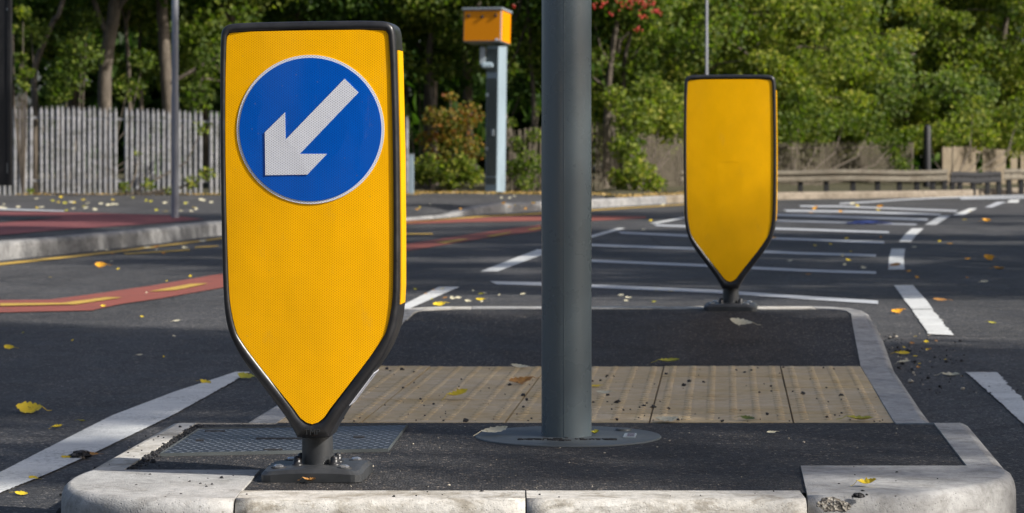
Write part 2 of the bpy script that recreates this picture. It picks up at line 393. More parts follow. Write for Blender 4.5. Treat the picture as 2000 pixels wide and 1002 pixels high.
# ---------------------------------------------------------------- road, kerb, footway, verge
KPX = [(0, 509), (110, 498), (227, 485), (330, 473), (435, 459), (600, 444), (800, 431), (940, 419), (1056, 413), (1200, 404), (1340, 396), (1520, 390), (1850, 385), (2000, 379)]
KL = [(-9.5, -20), (-7.2, -6), (-5.6, 4), (-4.4, 12)] + [tuple(G(x, y)[:2]) for x, y in KPX] + [(16, 63), (26, 73), (60, 92)]
KL = cr_spline(KL, 4)
def kY(X):
    return interp(KL, X)
def ysteps(a, b, extra=()):
    out = [a]
    for e in sorted(set([13.0, 75.0] + list(extra))):
        if a + 0.05 < e < b - 0.05: out.append(e)
    out.append(b); return out
def column_sheet(name, cols, mat, zf, rows=14, fixed=None):
    """cols: list of (X, Ya, Yb); rows follow a fixed list of Y clipped to each column so breaks in slope are kept"""
    mb = MB()
    for (xa, a0, a1), (xb, b0, b1) in zip(cols, cols[1:]):
        n = rows
        pa = [(xa, a0 + (a1 - a0) * (k / n)) for k in range(n + 1)]
        pb = [(xb, b0 + (b1 - b0) * (k / n)) for k in range(n + 1)]
        for k in range(n):
            mb.add([(x, y, zf(x, y)) for x, y in (pa[k], pb[k], pb[k + 1], pa[k + 1])], [(0, 1, 2, 3)])
    return mb.build(name, mat)
# ground: one big sheet below everything
mb = MB()
ys = [-60, 0, 13, 40, 75, 150, 700]; xs = [-500, -60, 0, 60, 500]
for i in range(len(xs) - 1):
    for j in range(len(ys) - 1):
        mb.quad(*[(x, y, gz(y) - 0.10) for x, y in ((xs[i], ys[j]), (xs[i + 1], ys[j]), (xs[i + 1], ys[j + 1]), (xs[i], ys[j + 1]))])
struct(mb.build('ground', M['soil']))
# road: strips between the far kerb line and the near right kerb line
RK = [(9.0, -20), (8.4, -5), (8.2, 10), (8.8, 22), (10.5, 34), (15.0, 45), (24, 56), (60, 78)]
RK = cr_spline(RK, 4)
mb = MB()
N = 60
def along(P, n):
    L = [0]
    for a, b in zip(P, P[1:]): L.append(L[-1] + math.hypot(b[0] - a[0], b[1] - a[1]))
    out = []
    for k in range(n + 1):
        d = L[-1] * k / n
        i = max(j for j in range(len(L)) if L[j] <= d + 1e-9); i = min(i, len(P) - 2)
        t = (d - L[i]) / max(1e-9, L[i + 1] - L[i])
        out.append((P[i][0] + (P[i + 1][0] - P[i][0]) * t, P[i][1] + (P[i + 1][1] - P[i][1]) * t))
    return out
# road as a plain fine grid in Y (so the change of slope lies on a grid line), X limited by the two kerb lines
def XofY(P, Y):
    for (a, b), (c, d) in zip(P, P[1:]):
        if b <= Y <= d: return a + (c - a) * (Y - b) / (d - b)
    return P[-1][0] if Y > P[-1][1] else P[0][0]
yy = [-20, -10, 0, 4, 8, 10.5, 13] + [13 + 0.75 * i for i in range(1, 83)] + [78, 85, 91.9]
for a, b in zip(yy, yy[1:]):
    l0, l1, r0, r1 = XofY(KL, a), XofY(KL, b), XofY(RK, a), XofY(RK, b)
    n = 6
    for k in range(n):
        u, v = k / n, (k + 1) / n
        mb.quad((l0 + (r0 - l0) * u, a, gz(a)), (l0 + (r0 - l0) * v, a, gz(a)), (l1 + (r1 - l1) * v, b, gz(b)), (l1 + (r1 - l1) * u, b, gz(b)))
ROAD = struct(mb.build('road', M['road']))

def drop(X):   # how far the far kerb is lowered (a vehicle crossing)
    return interp([(-2.5, 0), (-1.9, 1), (-0.75, 1), (-0.25, 0)], X)
def far_z(X, Y):
    d = 0.0
    if -3 < X < 0.5:
        dist = max(0.0, Y - kY(X))
        d = drop(X) * 0.085 * max(0, 1 - dist / 2.5)
    return gz(Y) + 0.115 - d
# far kerb
mb = MB(); rings = []
for i, (x, y) in enumerate(KL):
    a = KL[max(0, i - 1)]; b = KL[min(len(KL) - 1, i + 1)]
    d = Vector((b[0] - a[0], b[1] - a[1])).normalized(); n = Vector((-d.y, d.x))
    h = 0.125 - 0.09 * drop(x); z = gz(y)
    rings.append([(x + n.x * o, y + n.y * o, z + zz) for o, zz in ((0, -0.1), (0.005, h - 0.03), (0.012, h - 0.012), (0.03, h), (0.14, h), (0.14, -0.1))])
cut = max(i for i, (x, y) in enumerate(KL) if x < 2.6)
mb.loft(rings[:cut + 1], True, True, True)
struct(mb.build('kerb', M['kerb_far']))
mb = MB(); mb.loft(rings[cut:], True, True, True); struct(mb.build('kerb', M['kerb_beige']))
rings = []; mb = MB()
for i, (x, y) in enumerate(RK):
    a = RK[max(0, i - 1)]; b = RK[min(len(RK) - 1, i + 1)]
    d = Vector((b[0] - a[0], b[1] - a[1])).normalized(); n = Vector((d.y, -d.x)); z = gz(y)
    rings.append([(x + n.x * o, y + n.y * o, z + zz) for o, zz in ((0, -0.1), (0.005, 0.09), (0.02, 0.12), (0.14, 0.12), (0.14, -0.1))])
mb.loft(rings, True, True, True); struct(mb.build('kerb', M['kerb_far']))
# footway on the left and verge behind; both follow the kerb line
vy0 = lambda X: interp([(-60, 45.2), (-2.2, 45.2), (-1.2, 47.2), (0.2, 46.0), (1.6, 44.5)], X)
mb = MB(); mv = MB()
def sheet(mbx, cols):
    for (xa, a0, a1), (xb, b0, b1) in zip(cols, cols[1:]):
        ts = [0, .02, .05, .09, .14, .2, .28, .38, .5, .64, .8, 1]
        for u, v in zip(ts, ts[1:]):
            q = [(xa, a0 + (a1 - a0) * u), (xb, b0 + (b1 - b0) * u), (xb, b0 + (b1 - b0) * v), (xa, a0 + (a1 - a0) * v)]
            mbx.add([(x, y, far_z(x, y)) for x, y in q], [(0, 1, 2, 3)])
cols = [(-60, -20, 45.2), (-30, -20, 45.2), (-9.7, -20, 45.2)]
for (x, y) in KL:
    if x > 1.7: break
    top = vy0(x)
    if y + 0.1 < top: cols.append((x - 0.08, y + 0.06 if x > -3 else y, top))
sheet(mb, cols)
struct(mb.build('footway', M['footway']))
mv2 = MB()
xs = [-120, -60, -30, -10, -6, -3, -2.2, -1.7, -1.2, -0.7, -0.2, 0.2, 0.7, 1.2, 1.6] + [x for x, y in KL if x > 1.7]
for xa, xb in zip(xs, xs[1:]):
    ya = (vy0(xa) if xa <= 1.6 else kY(xa) + 0.13); yb = (vy0(xb) if xb <= 1.6 else kY(xb) + 0.13)
    st = [0, 1, 2.5, 5, 9, 15, 24, 40, 80]
    for u, v in zip(st, st[1:]):
        mv2.quad(*[(x, y, gz(y) + 0.10 + (0.012 * max(0, min(12, d - 3)))) for x, y, d in ((xa, ya + u, u), (xb, yb + u, u), (xb, yb + v, v), (xa, ya + v, v))])
struct(mv2.build('verge', M['soil']))
mb = MB()
for (xa, a), (xb, b) in zip(RK, RK[1:]):
    mb.quad((xa + 0.13, a, gz(a) + 0.10), (xa + 60, a - 5, gz(a) + 0.10), (xb + 60, b - 5, gz(b) + 0.10), (xb + 0.13, b, gz(b) + 0.10))
struct(mb.build('grass', M['grass']))

# ---------------------------------------------------------------- painted markings (children of the road)
def mark(name, left, right, mat, zo=0.004, parent=None, K=6, jit=0.0):
    """left/right: photo pixels of the two long edges, unprojected on the road"""
    mb = MB(); n = len(left); rj = random.Random(len(left) * 31 + int(left[0][0]))
    L = [G(*p, zo) for p in left]; Rr = [G(*p, zo) for p in right]
    A_, B_ = [], []
    for i in range(n - 1):
        for k in range(K + (1 if i == n - 2 else 0)):
            u = k / K; a_, b_ = L[i].lerp(L[i + 1], u), Rr[i].lerp(Rr[i + 1], u); d_ = (b_ - a_).normalized() * jit
            a_ += d_ * rj.gauss(0, 0.6); b_ += d_ * rj.gauss(0, 1.0)
            a_.z = gz(a_.y) + zo; b_.z = gz(b_.y) + zo; A_.append(a_); B_.append(b_)
    mb.loft([A_, B_], False)
    o = mb.build(name, mat, parent or ROAD); return o
W, T = M['white'], M['white_thin']
mark('edge_line', [(-120, 988), (0, 922), (110, 866), (219, 811), (340, 765), (461, 726)], [(-120, 1035), (0, 962), (90, 926), (180, 886), (340, 809), (489, 726)], W, K=60, jit=0.004)
mark('lane_dash', [(770, 604), (857, 560)], [(795, 605), (898, 560)], W)
mark('lane_dash', [(938, 530), (1049, 487)], [(972, 530), (1088, 487)], W)
mark('lane_dash', [(1130, 466), (1208, 445)], [(1156, 464), (1222, 445.5)], W)
mark('lane_dash', [(1268, 436), (1338, 423)], [(1284, 436.5), (1352, 424)], W)
mark('lane_dash', [(1746, 557), (1768, 588), (1781, 603.5)], [(1783, 557), (1811, 588), (1822, 603.5)], W)
mark('lane_dash', [(1781, 604.5), (1814, 652)], [(1822, 604.5), (1862, 654.5)], W, K=30, jit=0.004)
mark('lane_dash', [(1741, 485.4), (1736, 505), (1735, 526.5)], [(1768, 485.4), (1765, 505), (1767, 526.5)], W)
mark('lane_dash', [(1781, 446), (1767, 458), (1756, 472)], [(1804, 446), (1791, 458), (1779, 472)], W)
mark('lane_dash', [(1837, 421), (1806, 439)], [(1857, 421), (1828, 439)], W)
mark('lane_dash', [(1894, 406.5), (1860, 420)], [(1909, 406.5), (1883, 420)], W)
mark('lane_dash', [(1948, 394), (1923, 405)], [(1966, 394), (1938, 405)], T)
mark('lane_dash', [(1973, 390), (1966, 395.7)], [(1991, 390), (1989, 395.7)], W)
mark('lane_dash', [(1887, 726.6), (1942, 775), (2000, 828), (2060, 890)], [(1946, 726.6), (2000, 782), (2065, 835), (2130, 900)], W, K=30, jit=0.004)
hl = [((957, 549), (1057, 551), (1400, 566), (1560, 577), (1715, 587)), ((1090, 504), (1378, 516), (1560, 525), (1711, 530)),
      ((1100, 474), (1353, 483), (1560, 492), (1711, 496.5)), ((1205, 452), (1341, 458), (1560, 465), (1727, 471.5)),
      ((1276, 438), (1338, 440), (1560, 446), (1736, 452)), ((1340, 424), (1560, 430.5), (1790, 437)), ((1400, 414), (1560, 418.5), (1812, 427)),
      ((1530, 409.5), (1664, 411.5), (1837, 417.5)), ((1560, 401), (1642, 401.7), (1869, 410.5))]
th = [6.5, 5.2, 4.8, 4.2, 3.6, 3.0, 4.2, 3.4, 2.8]
for p, w in zip(hl, th):
    mark('hatch_line', list(p), [(x + (w * 2 if i == 0 else 0), y + w) for i, (x, y) in enumerate(p)], T)
mark('edge_line', [(1640, 396.5), (1700, 393), (1761, 388.5), (1850, 384.5), (2000, 380.5)], [(1640, 399), (1700, 395.5), (1761, 391), (1850, 387), (2000, 383)], T)
mark('edge_line', [(1876, 386.5), (2040, 384)], [(1876, 389.5), (2040, 386.5)], T)
# red surfaced lane with yellow dashes
mark('red_lane', [(-150, 588), (0, 586), (96, 585), (168, 576), (294, 558), (435, 534), (600, 507), (795, 476), (940, 454), (1056, 439)],
     [(-150, 611), (0, 610), (180, 606), (239, 593), (311, 583), (431, 562), (600, 532), (795, 490), (940, 466), (1056, 450)], M['red'])
mark('red_lane', [(770, 432), (900, 426.5), (1056, 421), (1157, 421.5), (1262, 423)], [(770, 438), (900, 434), (1056, 431), (1157, 431), (1262, 426)], M['red'])
Yl = M['yellow']
mark('yellow_dash', [(0, 592), (124, 591), (206, 580)], [(0, 597), (148, 594), (239, 580.5)], Yl, 0.008)
mark('yellow_dash', [(291, 569), (373, 554)], [(345, 566), (407, 553)], Yl, 0.008)
mark('yellow_dash', [(850, 473), (905, 466)], [(870, 475), (915, 467)], Yl, 0.008)
mark('yellow_dash', [(947, 461), (995, 453)], [(962, 462), (1000, 454)], Yl, 0.008)
mark('yellow_dash', [(1028, 447.5), (1056, 444)], [(1040, 449), (1060, 445.5)], Yl, 0.008)
mark('yellow_dash', [(780, 456), (845, 455.5)], [(780, 458.5), (845, 457.5)], Yl)
mark('yellow_line', [(-60, 521), (0, 513.5), (227, 489.5), (435, 463.5), (600, 448)], [(-60, 527), (0, 518), (227, 493), (435, 466.5), (600, 450.5)], Yl)
mark('yellow_line', [(240, 494.5), (370, 486.5)], [(245, 497), (372, 489)], Yl)
mark('yellow_line', [(380, 482), (425, 479.5)], [(381, 484), (427, 481)], Yl)
mark('yellow_line', [(780, 434), (940, 421.5), (1056, 415.5), (1200, 406.5), (1340, 398.5)], [(780, 437), (940, 424), (1056, 418), (1200, 408.5), (1340, 400)], Yl)
# red paving on the left footway
def fsheet(name, pts, mat, zo):
    mb = MB(); vs = []
    for x, y in pts:
        p = G(x, y, 0.115); vs.append((p.x, p.y, gz(p.y) + 0.115 + zo))
    mb.add(vs, [tuple(range(len(vs)))]); return struct(mb.build(name, mat))
fsheet('red_paving', [(-200, 480), (0, 460.5), (110, 450.5), (215, 443.5), (311, 437), (400, 429), (330, 421), (200, 417), (120, 415.5), (0, 414), (-200, 413)], M['red_slab'], 0.005)
fsheet('grey_paving', [(-200, 437), (0, 436), (60, 431.5), (125, 426), (60, 424), (-200, 423)], M['footway'], 0.010)
fsheet('white_edging', [(-200, 411.5), (0, 411.5), (125, 415), (125, 413), (0, 408.5), (-200, 408)], M['white_thin'], 0.010)

# ---------------------------------------------------------------- the island
def hz(Y): return interp([(6.79, 0.12), (7.70, 0.024), (9.60, 0.022), (11.0, 0.12), (12, 0.12)], Y)
XLo = [(5.5, -0.915), (5.78, -0.908), (6.78, -0.843), (7.71, -0.752), (8.25, -0.711), (9.59, -0.606), (10.9, -0.50), (11.1, -0.47)]
XLi = [(5.5, -0.82), (5.84, -0.815), (6.78, -0.769), (7.71, -0.652), (9.59, -0.507), (10.9, -0.40), (11.1, -0.38)]
XRi = [(5.5, 0.94), (5.9, 0.9635), (6.84, 1.03), (7.78, 1.063), (9.64, 1.2026), (11.0, 1.333), (11.2, 1.34)]
XRo = [(5.8, 1.045), (5.9, 1.0555), (6.84, 1.123), (7.78, 1.173), (9.49, 1.309), (10.6, 1.395), (11.1, 1.414)]
def kerb_stone(sts, mat, label, rough=0.0, group='kerb stones round the traffic island'):
    rings = []; mb = MB()
    for k, (o, i, zt) in enumerate(sts):
        o = Vector(o); i = Vector(i); d = (i - o).normalized()
        j = (noise.noise(Vector((o.x * 9, o.y * 9, 3))) * 0.004)
        def P(off, z): q = o + d * (off + j); return (q.x, q.y, z)
        rings.append([P(-0.006, -0.12), P(0, zt - 0.032), P(0.003, zt - 0.019), P(0.010, zt - 0.008), P(0.022, zt - 0.0015), P(0.032, zt), (i.x, i.y, zt), (i.x, i.y, -0.12)])
    mb.loft(rings, True, True, True)
    for q in range(len(mb.sm) - 2):
        mb.sm[q] = (q % 8) in (0, 1, 2, 3, 4)
    o = mb.build('kerb_stone', mat)
    return tag(o, label, 'kerb', group)
def side(Yo, Xo, Xi, sgn=1):
    ys = [Yo[0]] + [y for y in (6.79, 7.70, 8.2, 9.60, 10.3) if Yo[0] < y < Yo[1]] + [Yo[1]]
    return [((interp(Xo, y), y), (interp(Xi, y), y), hz(y)) for y in ys]
g = 0.003
# front stones, finely divided so that edges wander
def front(xa, xb, n=14): return [((xa + (xb - xa) * k / n, 5.365), (xa + (xb - xa) * k / n, 5.512), 0.12) for k in range(n + 1)]
kerb_stone(front(-0.533, 0.0255), M['kerb_pale'], 'pale stained front kerb stone below the nearer yellow bollard')
kerb_stone(front(0.0285, 0.5675), M['kerb_pale'], 'pale front kerb stone with white splashes below the grey pole')
c = [(-0.537, 5.355), (-0.60, 5.355), (-0.66, 5.36), (-0.72, 5.375), (-0.78, 5.405), (-0.83, 5.445), (-0.87, 5.495), (-0.895, 5.555), (-0.908, 5.62), (-0.911, 5.70), (-0.909, 5.78), (-0.905, 5.84)]
inn = [(-0.528, 5.843), (-0.56, 5.843), (-0.60, 5.843), (-0.64, 5.843), (-0.68, 5.843), (-0.71, 5.843), (-0.74, 5.843), (-0.765, 5.843), (-0.785, 5.843), (-0.80, 5.843), (-0.81, 5.843), (-0.82, 5.843)]
kerb_stone([(a, b, 0.121) for a, b in zip(c, inn)], M['kerb_grey'], 'big smooth grey rounded corner block at the left front of the island')
c = [(0.573, 5.40), (0.62, 5.405), (0.70, 5.42), (0.766, 5.435), (0.838, 5.48), (0.90, 5.535), (0.96, 5.60), (1.01, 5.68), (1.04, 5.76), (1.053, 5.84), (1.056, 5.915)]
inn = [(0.612, 5.915), (0.64, 5.915), (0.69, 5.915), (0.74, 5.915), (0.79, 5.915), (0.83, 5.915), (0.87, 5.915), (0.90, 5.915), (0.93, 5.915), (0.95, 5.915), (0.965, 5.915)]
kerb_stone([(a, b, 0.121) for a, b in zip(c, inn)], M['kerb_grey'], 'big chipped grey corner block at the right front of the island')
kerb_stone(side((5.846, 6.785), XLo, XLi), M['kerb_pale'], 'pale kerb stone behind the left corner block beside the metal cover')
kerb_stone(side((6.788, 7.70), XLo, XLi), M['kerb_grey'], 'sloping kerb stone dropping towards the left end of the buff paving')
kerb_stone(side((7.703, 8.65), XLo, XLi), M['kerb_grey'], 'low kerb stone at the left end of the buff paving behind the nearer bollard')
kerb_stone(side((8.653, 9.597), XLo, XLi), M['kerb_grey'], 'low kerb stone at the far left end of the buff paving')
kerb_stone(side((9.60, 10.75), XLo, XLi), M['kerb_grey'], 'rising kerb stone at the left of the far black tarmac')
kerb_stone(side((5.918, 6.837), XRo, XRi), M['kerb_grey'], 'short grey kerb stone behind the right corner block')
kerb_stone(side((6.84, 7.775), XRo, XRi), M['kerb_grey'], 'sloping kerb stone just before the right end of the buff paving')
kerb_stone(side((7.778, 9.55), XRo, XRi), M['kerb_grey'], 'long low grey kerb stone along the right end of the buff paving')
kerb_stone(side((9.553, 10.75), XRo, XRi), M['kerb_grey'], 'rising grey kerb stone right of the far black tarmac')
co_ = [(1.398, 10.753), (1.408, 10.95), (1.40, 11.10), (1.365, 11.22), (1.30, 11.30), (1.22, 11.34)]
ci_ = [(1.31, 10.753), (1.325, 10.90), (1.322, 11.03), (1.305, 11.10), (1.27, 11.15), (1.22, 11.17)]
kerb_stone([(a, b, hz(a[1])) for a, b in zip(co_, ci_)], M['kerb_grey'], 'curved grey kerb stone at the far right corner of the island')
bk = lambda a, b: [((a + (b - a) * k / 4, 11.34), (a + (b - a) * k / 4, 11.17), 0.12) for k in range(5)]
kerb_stone(bk(1.217, 0.80), M['kerb_pale'], 'pale rear kerb stone immediately right of the far bollard base')
kerb_stone(bk(0.797, 0.20), M['kerb_pale'], 'pale rear kerb stone between the pole and the far bollard')
kerb_stone(bk(0.197, -0.16), M['kerb_grey'], 'pale rear kerb stone hidden mostly by the grey pole')
co_ = [(-0.163, 11.34), (-0.27, 11.33), (-0.37, 11.28), (-0.44, 11.18), (-0.48, 11.02), (-0.497, 10.753)]
ci_ = [(-0.163, 11.17), (-0.24, 11.165), (-0.31, 11.13), (-0.36, 11.06), (-0.385, 10.95), (-0.405, 10.753)]
kerb_stone([(a, b, hz(a[1])) for a, b in zip(co_, ci_)], M['kerb_pale'], 'curved pale kerb stone at the far left corner right of the nearer bollard')
# black tarmac infill
mb = MB()
def strip(rows):
    for (ya, la, ra), (yb, lb, rb) in zip(rows, rows[1:]):
        n = 24
        for k in range(n):
            u, v = k / n, (k + 1) / n
            mb.add([(la + (ra - la) * u, ya, hz(ya) - 0.0035), (la + (ra - la) * v, ya, hz(ya) - 0.0035), (lb + (rb - lb) * v, yb, hz(yb) - 0.0035), (lb + (rb - lb) * u, yb, hz(yb) - 0.0035)], [(0, 1, 2, 3)])
e = 0.004
strip([(5.50, -0.535, 0.60), (5.843 - e, -0.535, 0.63)])
strip([(5.843 - e, -0.83, 0.63), (5.916 - e, -0.82, 0.63)])
rows = [(y, interp(XLi, y) - e, interp(XRi, y) + e) for y in (5.916 - e, 6.4, 6.79, 7.2, 7.70, 7.742)]
strip(rows)
strip([(y, interp(XLi, y) - e, interp(XRi, y) + e) for y in (9.587, 9.60, 10.0, 10.5, 10.75, 11.0, 11.05)] + [(11.175, -0.2, 1.24)])
isl = struct(mb.build('island_tarmac', M['island']))
# buff blister paving
SK = 0.0765
mb = MB()
cols_x = [-0.66, -0.419, -0.019, 0.381, 0.781, 1.075]
rows_y = [7.742, 7.99, 8.39, 8.79, 9.19, 9.587]
for i in range(5):
    for j in range(5):
        x0, x1, y0, y1 = cols_x[i] + 0.0025, cols_x[i + 1] - 0.0025, rows_y[j] + 0.0015, rows_y[j + 1] - 0.0015
        f = lambda x, y: x + SK * (y - 7.742)
        zz = 0.022 + random.uniform(-0.0012, 0.0012)
        def lim(x, y):
            X = f(x, y)
            return min(max(X, interp(XLi, y)), interp(XRi, y) - 0.002)
        q = [(lim(x0, y0), y0), (lim(x1, y0), y0), (lim(x1, y1), y1), (lim(x0, y1), y1)]
        top = [(a, b, zz) for a, b in q]; low = [(a, b, zz - 0.03) for a, b in q]
        mb.add(low + top, [(4, 5, 6, 7), (0, 1, 5, 4), (1, 2, 6, 5), (2, 3, 7, 6), (3, 0, 4, 7)])
        bx0 = cols_x[i + 1] - 0.4 if i == 0 else cols_x[i]
        by0 = rows_y[j] if j > 0 else 7.59
        for a in range(6):
            for b in range(6):
                bx, by = bx0 + 0.0333 + a * 0.0667, by0 + 0.0333 + b * 0.0667
                if by < y0 + 0.016 or by > y1 - 0.012: continue
                X = f(bx, by)
                if bx < x0 + 0.015 or bx > x1 - 0.012 or X < interp(XLi, by) + 0.018 or X > interp(XRi, by) - 0.02: continue
                w = random.uniform(0.8, 1.05)
                mb.lathe([(0.0135, -0.001), (0.012, 0.0018 * w), (0.0095, 0.0028 * w), (0.003, 0.0031 * w)], (X, by, zz), 12, True, True)
struct(mb.build('blister_paving', M['buff'], fix=False))
mb = MB(); mb.quad((-0.66, 7.74, 0.012), (1.07, 7.74, 0.012), (1.21, 9.59, 0.012), (-0.51, 9.59, 0.012)); struct(mb.build('paving_bed', M['grit']))

# metal access cover
t0 = empty('access_cover', G(555, 860, 0.12)); base = t0.location.copy()
tag(t0, 'grey checker plate access cover set in the tarmac behind the nearer bollard', 'access cover')
P = [G(313.6, 887, 0.1215) - base, G(757, 878, 0.1215) - base, G(795, 829.5, 0.1215) - base, G(389.6, 838, 0.1215) - base]
def slab(P, z0, z1):
    b = MB(); b.add([(p.x, p.y, z0) for p in P] + [(p.x, p.y, z1) for p in P], [(3, 2, 1, 0), (4, 5, 6, 7), (0, 1, 5, 4), (1, 2, 6, 5), (2, 3, 7, 6), (3, 0, 4, 7)]); return b
slab(P, -0.01, 0.0015).build('cover_plate', M['checker'], t0)
fr = MB(); cen = sum(P, Vector()) / 4
O = [cen + (p - cen) * 1.006 for p in P]
for i in range(4):
    j = (i + 1) % 4
    fr.add([(O[i].x, O[i].y, -0.01), (O[j].x, O[j].y, -0.01), (P[j].x, P[j].y, -0.01), (P[i].x, P[i].y, -0.01),
            (O[i].x, O[i].y, 0.004), (O[j].x, O[j].y, 0.004), (P[j].x, P[j].y, 0.004), (P[i].x, P[i].y, 0.004)], [(4, 5, 6, 7), (0, 1, 5, 4), (2, 3, 7, 6)])
fr.build('frame', M['plate'], t0)
for (xa, xb, ya, yb) in ((500, 600, 855, 857.5), (515, 552, 877, 879), (382, 398, 858, 861), (690, 712, 852, 854.5), (400, 440, 841, 842.5)):
    q = [G(xa, yb, 0.122) - base, G(xb, yb, 0.122) - base, G(xb, ya, 0.122) - base, G(xa, ya, 0.122) - base]
    slab(q, 0.001, 0.0035).build('lifting_slot', M['grit'], t0)

# ---------------------------------------------------------------- grey pole on its round plate
pc = Vector((PX(1106.5, 6.51), 6.51, 0.1175))
P0 = empty('signal_pole', pc); tag(P0, 'thick blue-grey steel pole rising from a round plate in the island', 'pole')
MB().lathe([(0.0585, 0), (0.0585, 3.2), (0.052, 3.28), (0.01, 3.3)], (0, 0, 0.0), 64).build('shaft', M['pole'], P0)
mb = MB(); mb.tube([(-0.006, -0.0578, 0.005), (-0.006, -0.0578, 3.15)], 0.0011, 6); mb.build('weld_seam', M['pole'], P0)
base_pl = MB().lathe([(0.217, -0.01), (0.217, 0.0005), (0.215, 0.0025), (0.0588, 0.0035)], (0.004, 0, 0), 72, False).build('base_plate', M['plate'], P0)
def child_box(n, c, sz, mat, par, rz=0, bev=0): return MB().box(c, sz, rz, bev).build(n, mat, par)
MB().lathe([(0.019, 0.001), (0.019, 0.0065), (0.015, 0.008)], (0.137, 0.105, 0), 20).build('screw_cap', M['plate'], base_pl)
pl = MB().box((0.147, -0.015, 0.0042), (0.028, 0.085, 0.0022), -0.1).build('maker_plate', M['cam_trim'], base_pl)
mk = MB()
for k in range(6): mk.box((0.147 + 0.001 * k, -0.045 + 0.012 * k, 0.0056), (0.019 - 0.004 * (k % 2), 0.004, 0.0012), -0.1)
mk.build('plate_lettering', M['ink'], pl)
mk = MB()
for k in range(60):
    a = random.random(); mk.box((-0.11 + 0.22 * a, -0.092 + random.uniform(-0.01, 0.01) * (1 + 2 * math.exp(-((a - 0.45) / 0.15) ** 2)), 0.0038), (random.uniform(0.003, 0.018), random.uniform(0.003, 0.01), 0.0025), random.uniform(-.5, .5))
mk.build('slot_grit', M['grit'], base_pl)

# ---------------------------------------------------------------- yellow traffic bollards
KX = 1 / 957.8
OUT = [(0, 38), (100, 38.5), (146, 40.5), (161, 46), (168.5, 58), (171, 90), (172, 150), (173.5, 300), (173, 450), (171.5, 560), (168, 612), (161, 645), (150, 672), (133, 703), (85, 768), (56, 808), (38, 838), (31, 853), (0, 855)]
INN = [(0, 54.5), (100, 55), (147, 57), (155, 61), (158.5, 70), (160, 100), (162, 150), (164, 300), (163, 450), (160.5, 560), (156, 605), (148, 640), (139, 660), (111, 700), (62, 763), (36, 796), (24, 813), (12, 823), (0, 827)]
def loc(p): return (p[0] * KX * 1.013, HC - 0.12 - (p[1] - HY) * KX)          # px from the axis -> local x, height above the island
def full(P):
    h = [loc(p) for p in P]
    h = [h[0]] + cr_spline(h[1:-1], 3) + [h[-1]]
    return h + [(-x, z) for x, z in reversed(h[1:-1])]
FO, FI = full(OUT), full(INN)
def shrink(P, d):
    n = len(P); o = []
    for i in range(n):
        a, b = Vector(P[i - 1]), Vector(P[(i + 1) % n]); t_ = (b - a).normalized(); nn = Vector((-t_.y, t_.x))
        c_ = Vector(P[i]) + nn * (-d); o.append((c_.x, c_.y))
    return o
HT = 0.07
